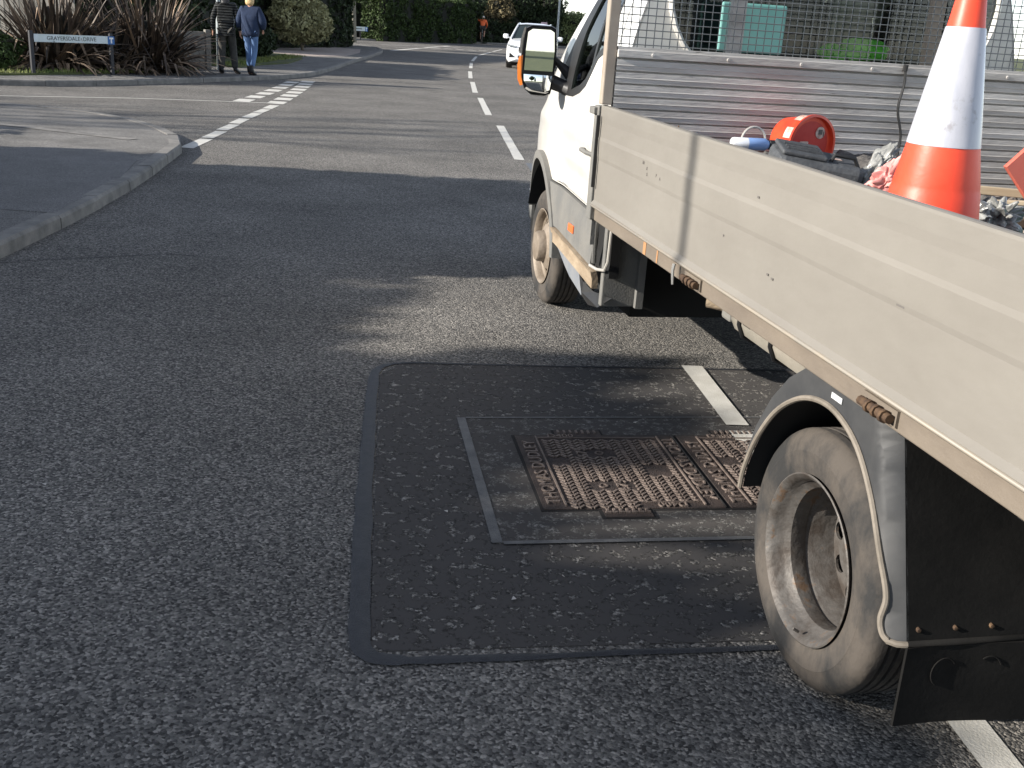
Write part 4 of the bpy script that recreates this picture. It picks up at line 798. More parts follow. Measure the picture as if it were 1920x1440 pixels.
def shrub(name, loc, blobs, leaf, m, n, label, cat, group=None, trunk=None, asp=1.6, corek=.8, shell=.3, up=.2):
    e = empty(name, loc, label=label, cat=cat, group=group)
    C_ = np.concatenate([blobpts(int(n*w), c, r, shell, i*3.1+loc[0]) for i, (c, r, w) in enumerate(blobs)]); C_ = C_[C_[:, 2] > .02]
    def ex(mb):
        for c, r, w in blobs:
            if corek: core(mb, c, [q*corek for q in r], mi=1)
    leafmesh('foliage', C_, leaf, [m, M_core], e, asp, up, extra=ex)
    mb = MB(); t = trunk or [((0, 0, 0), (0.02, 0, blobs[0][0][2]*.9), .05)]
    for a, b, r in t: mb.tube([a, tuple((Vector(a)+Vector(b))/2+Vector((random.uniform(-.05, .05),)*3)), b], [r, r*.85, r*.6], 7)
    mb.build('trunk', M_bark, e); return e
def hedge(name, pts, h, w, leaf, m, n, label, cat, group=None, rough=.12):
    """A dense wall of leaves along a line, with a near-black core for the shade inside."""
    e = empty(name, (pts[0][0], pts[0][1], 0), label=label, cat=cat, group=group); o = Vector((pts[0][0], pts[0][1]))
    L = [Vector((a, b))-o for a, b in pts]; cs = []; tot = sum((b-a).length for a, b in zip(L, L[1:])); mb = MB()
    for a, b in zip(L, L[1:]):
        d = b-a; l = d.length; T_ = d/l; N_ = Vector((-T_.y, T_.x)); k = int(n*l/tot); hh = h
        t = rng.random(k)*l; u = rng.random(k)*(2*h+w); 
        for ti, ui in zip(t, u):
            if ui < h: off, z = -w/2, ui
            elif ui < h+w: off, z = ui-h-w/2, h
            else: off, z = w/2, 2*h+w-ui
            q = noise.noise(Vector((ti*.9, off*2, z*1.1+pts[0][0])))*rough*2.2+noise.noise(Vector((ti*3, off, z*3)))*rough-.05-abs(random.gauss(0, .05))
            P = a+T_*ti+N_*(off+(q if off > 0 else -q if off < 0 else 0)); cs.append((P.x, P.y, z+(q*1.5 if z >= h else 0)))
        for end, sg in ((a, -1), (b, 1)):
            for _ in range(int(k*w*h/(l*(2*h+w)))+8): o_ = random.uniform(-w/2, w/2); z_ = random.uniform(0, h); P = end+N_*o_+T_*sg*(.06+abs(random.gauss(0, .07))); cs.append((P.x, P.y, z_))
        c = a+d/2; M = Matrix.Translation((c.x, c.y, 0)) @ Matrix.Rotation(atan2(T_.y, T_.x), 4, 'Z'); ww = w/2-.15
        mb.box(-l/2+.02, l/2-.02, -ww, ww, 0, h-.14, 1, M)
    cs = np.array(cs)
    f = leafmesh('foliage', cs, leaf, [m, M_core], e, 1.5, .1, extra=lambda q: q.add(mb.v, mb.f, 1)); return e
def tree(name, loc, th, tr, blobs, leaf, m, n, label, cat, group=None, lean=(0, 0), bark=None, corek=.72, shell=.45, asp=1.5):
    e = empty(name, loc, label=label, cat=cat, group=group); mb = MB()
    tp_ = Vector((lean[0], lean[1], th)); mb.tube([(0, 0, -.05), (lean[0]*.3, lean[1]*.3, th*.35), (lean[0]*.7, lean[1]*.7, th*.7), tp_], [tr*1.25, tr, tr*.8, tr*.45], 10)
    for c, r, w in blobs:
        b = Vector(c); s = tp_*random.uniform(.45, .9); mb.tube([s, (s+b)/2+Vector((random.uniform(-.3, .3), random.uniform(-.3, .3), .2)), b], [tr*.4, tr*.25, tr*.1], 6)
    mb.build('trunk', bark or M_bark, e)
    if n:
        C_ = np.concatenate([blobpts(int(n*w), c, r, shell, i*2.7+loc[0], amp=.5) for i, (c, r, w) in enumerate(blobs)]); C_ = C_[C_[:, 2] > .3]
        def ex(q):
            for c, r, w in blobs:
                if corek: core(q, c, [a*corek for a in r], k=.5, mi=1)
        leafmesh('crown', C_, leaf, [m, M_core], e, asp, 0, extra=ex)
    return e
def baretree(name, loc, h, r, label, cat, seed, group=None, bark=None, spread=.5, depth=5):
    rnd = random.Random(seed); e = empty(name, loc, label=label, cat=cat, group=group); tr_ = MB(); tw = MB()
    def grow(p, d, l, rr, k):
        pts = [p]; q = p
        for i in range(3): d = (d+Vector((rnd.gauss(0, .10), rnd.gauss(0, .10), .03))).normalized(); q = q+d*l/3; pts.append(q)
        (tr_ if k < 2 else tw).tube(pts, [rr, rr*.9, rr*.8, rr*.68], 7 if k < 3 else 4, cap=False)
        if k >= depth: return
        for j in range(rnd.choice((2, 3, 3)) if k else 4):
            a = Vector((rnd.gauss(0, 1), rnd.gauss(0, 1), rnd.uniform(-.1, .9))).normalized(); s = pts[rnd.choice((2, 3, 3))]
            grow(s, (d*(1-spread)+a*spread).normalized(), l*rnd.uniform(.6, .8), rr*rnd.uniform(.5, .65), k+1)
    grow(Vector((0, 0, -.05)), Vector((0, 0, 1)), h*.32, r, 0)
    tr_.build('trunk', bark or M_bark, e, fixn=False); tw.build('crown', bark or M_bark, e, fixn=False); return e
L_phor = mat('flax_leaf', (.030, .020, .016), .6, col2=(.115, .085, .06), noise_scale=2.5, island=.75, spec=.4); L_phor2 = mat('dry_flax_leaf', (.30, .22, .15), .7, col2=(.22, .14, .09), noise_scale=4, island=.5)
def flax(loc, h, n, label, seed, spreadk=1.):
    rnd = random.Random(seed); e = empty('flax_plant', loc, label=label, cat='flax plant', group='spiky flax plants behind the street sign'); mb = MB()
    for i in range(n):
        a = rnd.uniform(0, 2*pi); q = rnd.random()**.8; tilt = .08+q*1.15*spreadk; L_ = h*rnd.uniform(.7, 1.12)*(1-.25*q); w = rnd.uniform(.022, .045); b = Vector((cos(a), sin(a), 0)); s = Vector((-sin(a), cos(a), 0))
        p = b*rnd.uniform(.0, .32)+s*rnd.uniform(-.25, .25); d = (b*sin(tilt)+Vector((0, 0, cos(tilt)))+s*rnd.gauss(0, .12)).normalized(); vs = []; K = 6; dry = 1 if rnd.random() < (.30 if q > .5 else .12) else 0; kink = rnd.randint(2, 5) if rnd.random() < .22 else 99
        for k in range(K+1):
            ww = w*(.7+1.0*min(k/2, 1)*.5)*(1-(k/K)**2.2)+.002; nrm = d.cross(s).normalized()
            vs += [p-s*ww, p+nrm*ww*.5, p+s*ww]; d = (d+Vector((0, 0, -1))*(.05+.22*q)*(.3+k/K)+s*rnd.gauss(0, .03)).normalized()
            if k == kink: d = (d+Vector((0, 0, -1.6))).normalized()
            p = p+d*L_/K
        mb.add(vs, [(3*k+j, 3*k+j+1, 3*k+j+4, 3*k+j+3) for k in range(K) for j in (0, 1)], dry)
    mb.build('leaves', [L_phor, L_phor2], e, fixn=False)
    mb = MB(); lumps(mb, (0, .1, h*.22), (.55, .42, h*.30), k=.4, smooth=True); mb.build('shade_core', M_core, e); return e  # near-black lump painted in for the shade inside the clump
flax((-9.85, 22.45, .1), 1.95, 420, 'spiky brown flax plant filling the corner behind the left post of the street sign', 3)
flax((-8.35, 23.8, .1), 2.0, 420, 'spiky brown flax plant right of the street sign, next to the concrete fence', 5)
flax((-9.0, 23.2, .1), 1.6, 200, 'smaller flax clump behind the middle of the street sign', 9)
shrub('evergreen_shrub', (-10.7, 21.2, .1), [((0, 0, .38), (.62, .6, .42), 1)], .022, L_mid, 5200, 'low green box shrub at the far left beside the flax', 'shrub')
mb = MB()   # grass along the verge
for k in range(3200):
    t = random.random(); x = -13+5.3*t if random.random() < .5 else random.uniform(-8.1, -7.45); y = (19.0+3.6*t+random.uniform(0, .55)) if x < -8.2 else random.uniform(27.6, 36)
    if x < -8.2: y = 20.2+(x+9.83)*1.75+abs(random.gauss(0, .22)) if x > -9.9 else 19.6+(x+10.5)*.6+abs(random.gauss(0, .3))
    a = random.uniform(0, 2*pi); w = .012; hgt = random.uniform(.03, .10); dx, dy = cos(a)*w, sin(a)*w; lx, ly = random.gauss(0, .02), random.gauss(0, .02)
    mb.add([(x-dx, y-dy, .125), (x+dx, y+dy, .125), (x+lx, y+ly, .125+hgt)], [(0, 1, 2)])
tag(mb.build('grass', mat('grass_blade', (.10, .15, .03), .8, col2=(.22, .23, .07), noise_scale=3, island=.4), fixn=False), label='short rough grass on the verge beyond the pavement', cat='grass', kind='stuff')
# fences behind the corner
M_fence = mat('grey_timber_fence', (.20, .19, .165), .9, col2=(.30, .28, .25), noise_scale=5, island=.25, stretch=(3, 3, .5), bump=.4)
e = empty('timber_fence', (-14.5, 23.0, .1), label='tall grey vertical board fence behind the flax at the far left', cat='fence'); mb = MB()
for k in range(46): mb.box(k*.105, k*.105+.098, 0+k*.004, .02+k*.004, .0, 2.0+random.uniform(-.01, .01))
mb.build('fence_boards', M_fence, e); mb = MB(); mb.box(0, 4.8, .2, .24, .3, .38); mb.box(0, 4.8, .2, .24, 1.6, 1.68); mb.build('rail', M_fence, e)
M_conc = mat('weathered_concrete', (.16, .15, .13), .9, col2=(.25, .235, .21), noise_scale=3, bump=.4, bump_scale=30, stretch=(1, 1, .5))
e = empty('concrete_fence', (-9.05, 25.0, .1), atan2(1.15, 1.3), label='low grey concrete panel fence ending in a post beside the man in black', cat='fence')
for k in range(2): mb = MB(); mb.box(.0, 1.62, -.03, .03, .02+k*.42, .43+k*.42, bev=.006); mb.build('fence_panel', M_conc, e)
mb = MB(); mb.box(1.63, 1.76, -.06, .06, 0, .90, bev=.01); mb.build('fence_post', M_conc, e); mb = MB(); mb.box(-.13, -.01, -.06, .06, 0, .90, bev=.01); mb.build('fence_post', M_conc, e)
# dark screen of evergreens behind the walkers
hedge('laurel_hedge', [(-14, 26.2), (-9.3, 28.2), (-9.6, 33), (-10.2, 36)], 2.7, 1.3, .06, L_dark, 11000, 'tall dark evergreen hedge behind the man and the flax', 'hedge')
shrub('dark_shrub', (-8.8, 33.5, .1), [((0, 0, .42), (.75, .9, .5), .6), ((-.1, 1.4, .45), (.7, .8, .5), .4)], .035, L_dark, 5200, 'low dark shrub on the lawn behind the woman', 'shrub')
shrub('variegated_bush', (-8.95, 42.0, .1), [((0, 0, 1.15), (1.15, 1.1, .85), .6), ((-.35, .1, 1.75), (.7, .8, .55), .25), ((.45, -.1, .85), (.75, .8, .5), .15)], .046, L_var, 9500, 'rounded cream and green variegated bush on a short stem beside the driveway', 'bush', corek=.62, trunk=[((.1, 0, -.05), (.0, 0, .8), .06), ((.1, 0, .1), (.3, 0, .7), .03), ((.1, 0, .1), (-.3, 0, .7), .03)])
hedge('conifer_hedge', [(-11.8, 38), (-10.3, 45), (-9.1, 49.5), (-9.6, 52.0)], 3.6, 1.8, .055, L_dark, 17000, 'very tall dark conifer hedge behind the variegated bush', 'hedge')
tree('ivy_tree', (-9.55, 55.4, 0), 6, .17, [((0, 0, 3.4), (1.1, 1.1, 1.6), .4), ((.1, .1, 6.2), (2.2, 2.2, 2.2), .6)], .06, L_mid, 7000, 'pale trunked tree with ivy at the junction, left of the small white sign', 'tree', lean=(.3, 0), bark=M_ivybark, corek=.6)
tree('birch_tree', (-10.1, 61.5, 0), 8, .13, [((0, 0, 6.5), (2, 2, 2), 1)], .09, L_mid, 1800, 'slim tree with a pale leaning trunk just right of the ivy tree', 'tree', lean=(-.25, 0), bark=M_ivybark, corek=.5)
hedge('clipped_hedge', [(-10.0, 68.2), (-8.4, 71.8), (-6.0, 75.5), (-4.9, 77.4)], 2.75, 1.6, .05, L_hedge, 22000, 'long clipped green hedge beyond the side road, behind the small white sign', 'hedge', rough=.14)
# tall planting along the far road edge
spec = [(-12.5, 74, L_brown, 'brown winter tree rising behind the left end of the clipped hedge', 4.5), (-9.5, 79, L_brown, 'brownish bare topped tree behind the middle of the clipped hedge', 5), (-5.6, 80.5, L_dark, 'dark bushy evergreen at the right end of the clipped hedge', 3.4),
        (-3.6, 83.5, L_brown, 'brown twiggy bush behind the far utility poles', 3.6), (-2.2, 84.5, L_dark, 'dark evergreen directly behind the cyclist', 3.9), (.3, 86.5, L_dark, 'broad dark evergreen between the cyclist and the white car', 4.2), (2.2, 88.2, L_light, 'pale green leafed bush above the white car roof', 2.7)]
for i, (x, y, m, lb, h) in enumerate(spec):
    tree('roadside_tree', (x, y, 0), h*.8, .16, [((0, 0, h*.36), (1.7, 1.5, h*.40), .5), ((-.8, .2, h*.75), (1.5, 1.4, h*.3), .25), ((.8, 0, h*.72), (1.2, 1.3, h*.27), .25)], .062, m, 8000, lb, 'tree', 'trees along the far side of the bend', corek=.7)
hedge('far_hedge', [(-5.0, 80.3), (-1.5, 84.9), (2.2, 88.6), (3.6, 89.8)], 1.55, 1.4, .06, L_dark, 13000, 'low dark hedge running along the far side of the bend behind the cyclist', 'hedge', rough=.2)
hedge('backdrop_hedge', [(-30, 80), (-14, 84), (-6, 92), (-1, 96)], 5.5, 2.5, .11, L_dark, 12000, 'high dark belt of evergreens closing the view behind the far roadside trees', 'hedge', rough=.4)
for i, (x, y, h, r, lb) in enumerate(((-5.25, 76.9, 9, .11, 'weathered wooden utility pole standing left of the cyclist'), (-4.55, 79.6, 9, .085, 'slimmer grey pole just left of the cyclist'))):
    e = empty('utility_pole', (x, y, 0), label=lb, cat='utility pole'); mb = MB(); mb.tube([(0, 0, 0), (0, 0, h)], [r, r*.75], 12); mb.build('pole', M_ivybark, e)
    mb = MB(); mb.box(-.6, .6, -.05, .05, h-.6, h-.48); mb.build('cross_arm', M_bark, e)
M_lamp = mat('grey_lamp_steel', (.30, .33, .34), .45, .3); M_wht = mat('white_sign', (.75, .76, .76), .5)
def lamppost(x, y, h, r, label, arm=(0, 1)):
    e = empty('street_lamp', (x, y, 0), label=label, cat='street lamp'); mb = MB(); mb.tube([(0, 0, 0), (0, 0, 1.5)], r*1.35, 14); mb.tube([(0, 0, 1.5), (0, 0, h), (arm[0]*.3, arm[1]*.3, h+.25), (arm[0]*1.2, arm[1]*1.2, h+.35)], [r, r*.75, r*.6, r*.5], 12); mb.build('pole', M_lamp, e)
    mb = MB(); mb.box(arm[0]*1.5-.3, arm[0]*1.5+.3, arm[1]*1.5-.12, arm[1]*1.5+.12, h+.3, h+.42, bev=.03); mb.build('lamp_head', M_lamp, e)
lamppost(-7.55, 26.3, 6, .05, 'pale grey street lamp rising just left of the man in the padded jacket', (1, 0))
lamppost(1.18, 60, 7, .055, 'distant grey street lamp seen between the truck mirror and windscreen', (-1, 0))
mb = MB()
e = empty('small_notice', (.42, 58, 0), label='small pink and white notice on a post above the truck mirror', cat='sign'); mb.box(-.16, .16, -.01, .01, 1.42, 1.72); mb.build('sign_plate', mat('pink_sign', (.62, .45, .50), .5), e)
mb = MB(); mb.box(-.10, .08, -.013, -.0105, 1.53, 1.56); mb.build('sign_mark', M_blackpl, e); mb = MB(); mb.tube([(0, .03, 0), (0, .03, 1.7)], .025, 8); mb.build('post', M_lamp, e)
e = empty('bollard', (-10.72, 61.6, 0), label='short white topped bollard by the trunk of the ivy tree', cat='bollard'); mb = MB(); mb.tube([(0, 0, 0), (0, 0, .5)], .06, 10); mb.build('shaft', M_bark, e); mb = MB(); mb.tube([(0, 0, .15), (0, 0, .52)], .064, 10); mb.build('white_sleeve', M_wht, e)
# street name signs
M_post = mat('black_post', (.02, .02, .025), .6); M_ink = mat('sign_black', (.05, .055, .06), .6); M_bluesign = mat('sign_blue', (.02, .12, .35), .5); M_plate = mat('sign_plate_white', (.62, .68, .72), .5, col2=(.50, .58, .56), noise_scale=3)
def nsign(c0, c1, z, hgt, txt, size, label, post_top, legs, badge=True, z0=.1):
    a, b = Vector((c0[0], c0[1], 0)), Vector((c1[0], c1[1], 0)); l = (b-a).length; e = empty('street_name_sign', ((a+b)/2)[:2]+(z0,) if False else ((a.x+b.x)/2, (a.y+b.y)/2, z0), atan2((b-a).y, (b-a).x), label=label, cat='street sign')
    mb = MB(); mb.box(-l/2+.05, l/2-(.17 if badge else .02), -.014, 0, z, z+hgt, bev=.002); p = mb.build('name_plate', M_plate, e)
    MT = lambda x, zz: Matrix(((1, 0, 0, x), (0, 0, -1, -.0155), (0, 1, 0, zz), (0, 0, 0, 1)))
    mb = MB()
    if txt: text_mesh(mb, txt, size, MT(-.06 if badge else 0, z+hgt/2), .0015)
    else:
        for k in range(6): mb.box(-l/2+.09+k*.075, -l/2+.145+k*.075, -.0165, -.0145, z+.09, z+.15)
    mb.build('lettering', M_ink, p)
    if badge:
        mb = MB(); mb.box(l/2-.168, l/2-.02, -.014, 0, z-.01, z+hgt, bev=.002); bd = mb.build('no_through_road_badge', M_bluesign, e)
        mb = MB(); mb.box(l/2-.105, l/2-.078, -.0175, -.0142, z+.01, z+hgt*.62); mb.box(l/2-.135, l/2-.048, -.018, -.0142, z+hgt*.62, z+hgt*.85); mb.build('badge_mark', M_wht, bd)
    for x in legs:
        mb = MB(); mb.box(x-.035, x+.035, .001, .06, -.02, post_top, bev=.006); mb.build('post', M_post, e)
    return e
nsign((-9.52, 20.72), (-8.46, 22.12), .60, .145, 'GRAYERSDALE  DRIVE', .105, 'long white street name sign on two black posts in front of the flax', .80, (-.87, .80))
# second, distant sign on a single post
nsign((-10.72, 65.0), (-9.88, 65.25), .47, .24, None, .10, 'small distant white street name sign on one thin post by the clipped hedge', .50, (0,), z0=.1)
# out of frame on the left: screens and hedges added, shaped for the road shade
GH = 'garden hedges along the pavement on the left'
TH = 'added conifer screens shading the road from well to the left'
for a, b, h, n_, lb in (((-14, -14), (-14, -1.25), 6.2, 6000, 'longest stretch of added conifer shade screen far left of the camera'), ((-14, -1.25), (-14, -.2), 5.78, 1500, 'short dip in the added conifer shade screen far left of the camera'),
                        ((-14, -.2), (-14, .75), 6.1, 1500, 'short full height piece of added conifer shade screen between two dips'), ((-14, .75), (-14, 2.95), 5.42, 2500, 'lowest piece of the added conifer shade screen far to the left')):
    hedge('shade_screen', [a, b], h, 1.0, .07, L_mid, int(n_*1.8), lb, 'hedge', TH, rough=.04)  # unseen, added; heights set by where sun should reach the road
hedge('unseen_hedge', [(-7.0, -4), (-7.0, 4.0), (-6.8, 5.0)], 1.3, .8, .05, L_mid, 5000, 'low garden hedge along the pavement left of the camera', 'hedge', GH, rough=.1)
hedge('unseen_hedge', [(-6.5, 5.25), (-6.8, 9.1)], 3.0, 1.0, .05, L_mid, 5000, 'tallest end of the added shade hedge by the corner on the left', 'hedge', GH, rough=.06)  # unseen, added to shade the road beyond the sunlit patch
hedge('unseen_hedge', [(-6.8, 9.05), (-13, 8.3)], 3.0, 1.0, .05, L_mid, 6000, 'tall added shade hedge running back from the corner on the left', 'hedge', GH, rough=.06)  # unseen, line and height chosen for the shade edge across the road
hedge('unseen_hedge', [(-9.2, 11.2), (-13, 11.6), (-20, 10.6)], 1.5, .9, .05, L_mid, 4000, 'low added shade hedge along the side road on the left', 'hedge', GH, rough=.1)  # unseen, added to darken the corner path with its shade
baretree('bare_tree', (-33.0, 5.0, 0), 17, .28, 'bare spreading winter tree beside the side road on the left', 'tree', 11)
e = empty('utility_pole', (-8.1, .78, 0), label='thin steel pole at the edge of the pavement left of the camera', cat='pole'); mb = MB(); mb.tube([(0, 0, 0), (0, 0, 6)], .024, 14); mb.build('pole', M_lamp, e)
mb = MB(); mb.lathe([(0, .09), (.05, .085), (.06, .05)], ax='z', n=16); mb.build('base_plate', M_lamp, e)
hedge('backdrop_hedge', [(-30, 66.5), (-14, 70), (-10.6, 71.5)], 4.2, 2.0, .08, L_dark, 9000, 'dark garden hedge in shade left of the clipped hedge, behind the notice', 'hedge', rough=.3)
tree('conifer_tree', (-3.5, -48, 0), 7, .25, [((0, 0, 2), (1.6, 1.6, 1.8), .5), ((0, 0, 4), (.9, .9, 2.0), .5)], .12, L_dark, 4000, 'dark pointed conifer far behind the camera, reflected in the truck mirror', 'tree')
tree('garden_tree', (-5.5, -26, 0), 5, .2, [((0, 0, 4), (2.8, 2.8, 2.2), 1)], .12, L_mid, 3000, 'rounded green garden tree far behind the camera on the left', 'tree')

# ================================================================== PEOPLE
M_skin = mat('skin', (.50, .27, .18), .55, col2=(.56, .31, .21), noise_scale=9, spec=.4)
def body_graph(J):
    """One connected skeleton with palms and five fingers a hand; J maps joint names to points."""
    v, e, r = [], [], []
    def add(p, rad, par=None):
        v.append(tuple(p)); r.append(rad)
        if par is not None: e.append((par, len(v)-1))
        return len(v)-1
    pel = add(J['pelvis'], (.125, .085)); wa = add(J['waist'], (.125, .09), pel); ch = add(J['chest'], (.15, .10), wa); nb = add(J['neckb'], (.07, .065), ch); nk = add(J['neck'], (.055, .058), nb)
    H0 = Vector(J['head']); F = Vector(J['face']); jaw = add(H0-Vector((0, 0, .045))+F*.02, (.062, .075), nk); hd = add(H0+Vector((0, 0, .02)), (.076, .092), jaw); tp2 = add(H0+Vector((0, 0, .085)), (.052, .062), hd)
    add(H0-Vector((0, 0, .01))+F*.108, .012, jaw)
    sx = Vector((-F.y, F.x, 0))
    for s in (-1, 1): add(H0+sx*s*.086-Vector((0, 0, .005)), (.012, .018), hd)
    for s, n in ((-1, 'l'), (1, 'r')):
        sh = add(J['sh'+n], (.058, .058), ch); el = add(J['el'+n], (.042, .042), sh); fo = add(Vector(J['el'+n]).lerp(Vector(J['wr'+n]), .3), (.042, .04), el); wr = add(J['wr'+n], (.026, .022), fo)
        d = (Vector(J['wr'+n])-Vector(J['el'+n])).normalized(); w = Vector(J.get('palm'+n, (0, 1, 0))); w = (w-d*w.dot(d)).normalized(); pa = add(Vector(J['wr'+n])+d*.06, (.034, .016), wr)
        q = d.cross(w).normalized()
        for k in range(4):
            b = Vector(J['wr'+n])+d*.095+w*(.030-.02*k); L_ = (.068, .076, .070, .056)[k]; a = add(b, .0088, pa); m1 = add(b+d*L_*.5+q*.006*s, .008, a); add(b+d*L_*.9+q*.022*s, .0065, m1)
        b = Vector(J['wr'+n])+d*.04+w*.036; a = add(b, .011, pa); m1 = add(b+d*.03+w*.022, .0095, a); add(b+d*.058+w*.026, .008, m1)
        hp = add(J['hp'+n], (.075, .078), pel); kn = add(J['kn'+n], (.046, .048), hp); cf = add(Vector(J['kn'+n]).lerp(Vector(J['an'+n]), .3)+Vector((0, -.01, 0)), (.042, .044), kn); an = add(J['an'+n], (.028, .030), cf); hl = add(Vector(J['an'+n])+Vector((0, -.03, -.035)), (.024, .02), an)
        add(Vector(J['toe'+n]), (.024, .014), hl)
    return v, e, r
def pose(**k):
    J = dict(wb=(0, 0, .97), pelvis=(0, 0, .95), waist=(0, 0, 1.10), chest=(0, 0, 1.32), neckb=(0, -.005, 1.46), neck=(0, 0, 1.52), head=(0, .02, 1.62), face=(0, 1, 0),
             shl=(-.18, 0, 1.42), shr=(.18, 0, 1.42), ell=(-.25, -.04, 1.14), elr=(.25, -.02, 1.14), wrl=(-.27, .04, .90), wrr=(.27, .02, .90),
             hpl=(-.09, 0, .90), hpr=(.09, 0, .90), knl=(-.11, .06, .50), knr=(.11, -.02, .50), anl=(-.12, -.02, .10), anr=(.13, -.1, .12), toel=(-.13, .14, .03), toer=(.14, .04, .04))
    J.update(k); return J
def garment(name, J, seq, m, e, sub=2):
    """seq: chains of (joint or point, radius); joints shared by name are welded."""
    v, r, ed, idx = [], [], [], {}
    for ch in seq:
        prev = None
        for p, rad in ch:
            key = p if isinstance(p, str) else None
            if key and key in idx: i = idx[key]
            else:
                co = J[p] if key else p; v.append(tuple(co)); r.append(rad); i = len(v)-1
                if key: idx[key] = i
            if prev is not None and prev != i: ed.append((prev, i))
            prev = i
    return skin(name, v, ed, r, m, e, sub)
def quilt(name, c1, c2, period):
    m = mat(name, c1, .5, spec=.4); n = m.node_tree; L = n.links; b = n.nodes['Principled BSDF']; tc = n.nodes.new('ShaderNodeTexCoord'); w = n.nodes.new('ShaderNodeTexWave'); w.bands_direction = 'Z'; w.inputs['Scale'].default_value = 6.283/period/20*1.0; w.inputs['Distortion'].default_value = 1.2; w.inputs['Detail'].default_value = 2; w.inputs['Detail Scale'].default_value = 3
    L.new(tc.outputs['Object'], w.inputs[0]); rp = n.nodes.new('ShaderNodeValToRGB'); rp.color_ramp.elements[0].position = .62; rp.color_ramp.elements[1].position = .9; rp.color_ramp.elements[0].color = c1+(1,); rp.color_ramp.elements[1].color = c2+(1,)
    L.new(w.outputs[0], rp.inputs[0]); L.new(rp.outputs[0], b.inputs['Base Color']); bp = n.nodes.new('ShaderNodeBump'); bp.inputs['Distance'].default_value = .03; L.new(w.outputs[0], bp.inputs['Height']); L.new(bp.outputs[0], b.inputs['Normal']); return m
M_puff = quilt('quilted_black_nylon', (.008, .009, .009), (.055, .057, .053), .055)
M_trou = mat('dark_trousers', (.03, .03, .028), .85, col2=(.075, .07, .06), noise_scale=7, bump=.5, bump_scale=25)
M_boot = mat('black_boot', (.012, .011, .011), .5); M_navy = mat('navy_fleece', (.010, .020, .052), .9, col2=(.018, .034, .078), noise_scale=5, bump=.5, bump_scale=60)
M_jean = mat('blue_denim', (.085, .15, .29), .9, col2=(.13, .22, .40), noise_scale=6, bump=.4, bump_scale=40)
M_blond = mat('blonde_hair', (.52, .33, .14), .6, col2=(.70, .52, .28), noise_scale=22, bump=.8, bump_scale=50, stretch=(2, 2, .6)); M_ging = mat('ginger_hair', (.24, .10, .045), .7, col2=(.34, .16, .08), noise_scale=30)
def boots(J, e, m, hi=.12):
    for n in 'lr':
        a = Vector(J['an'+n]); t = Vector(J['toe'+n]); mb = None
        skin('boot', [a+Vector((0, 0, hi)), a, a+Vector((0, -.035, -.05)), a.lerp(t, .6)+Vector((0, 0, -.015)), t+Vector((0, .04, 0))], [(0, 1), (1, 2), (1, 3), (3, 4)], [.058, .056, .048, (.056, .046), (.052, .040)], m, e)
def finish(e, J, k):
    v, ed, r = body_graph(J); o = skin('body', v, ed, r, M_skin, e, 1); e.scale = (k, k, k)
# man
J = pose(head=(0, .03, 1.63), ell=(-.27, -.05, 1.15), wrl=(-.29, .02, .90), elr=(.26, -.06, 1.15), wrr=(.29, .0, .90), anl=(-.10, -.12, .09), knl=(-.10, .0, .50), toel=(-.12, .03, .03), knr=(.13, .07, .50), anr=(.17, .04, .09), toer=(.23, .19, .03))
e = empty('person', (-7.0, 24.98, .096), .10, label='person walking away in a black quilted jacket and dark trousers', cat='person', group='two people walking away on the pavement')
garment('jacket', J, [[('pelvis', (.175, .135)), ('waist', (.175, .135)), ('chest', (.185, .14)), ((0, 0, 1.44), (.12, .10))], [((0, 0, .80), (.19, .155)), ('pelvis', (.18, .14))],
    [('chest', (.185, .14)), ('shl', (.082, .082)), ('ell', (.068, .068)), ('wrl', (.050, .050))], [('chest', (.185, .14)), ('shr', (.082, .082)), ('elr', (.068, .068)), ('wrr', (.050, .050))]], M_puff, e)
skin('hood', [(0, -.10, 1.43), (0, -.09, 1.50), (-.08, -.03, 1.51), (.08, -.03, 1.51)], [(0, 1), (1, 2), (1, 3)], [(.09, .05), (.075, .05), .035, .035], M_blackpl, e)
garment('trousers', J, [[('wb', (.13, .10)), ('hpl', (.105, .11)), ('knl', (.082, .085)), ((-.10, -.115, .09), (.070, .075))], [('wb', (.13, .10)), ('hpr', (.105, .11)), ('knr', (.082, .085)), ((.17, .04, .09), (.070, .075))]], M_trou, e)
boots(J, e, M_boot, .06); skin('hair', [(0, -.025, 1.62), (0, -.005, 1.68), (0, .03, 1.72)], [(0, 1), (1, 2)], [(.072, .07), (.084, .088), (.06, .07)], M_ging, e); finish(e, J, 1.04)
# woman
J = pose(head=(0, .02, 1.62), ell=(-.27, -.02, 1.16), wrl=(-.27, .08, .97), elr=(.29, -.02, 1.16), wrr=(.24, .14, 1.02), knl=(-.07, .05, .50), anl=(-.06, .06, .09), toel=(-.07, .22, .03), knr=(.08, .0, .50), anr=(.05, -.12, .09), toer=(.07, .04, .03), hpl=(-.085, 0, .90), hpr=(.085, 0, .90))
e = empty('person', (-6.44, 24.95, .096), -.05, label='person with blonde hair walking away in a navy fleece and blue jeans', cat='person', group='two people walking away on the pavement')
garment('jacket', J, [[((0, -.01, .80), (.22, .17)), ('pelvis', (.22, .165)), ('waist', (.225, .155)), ('chest', (.20, .15)), ((0, 0, 1.43), (.12, .10))],
    [('chest', (.20, .15)), ('shl', (.095, .095)), ('ell', (.095, .095)), ('wrl', (.065, .065))], [('chest', (.20, .15)), ('shr', (.095, .095)), ('elr', (.105, .10)), ('wrr', (.07, .07))]], M_navy, e)
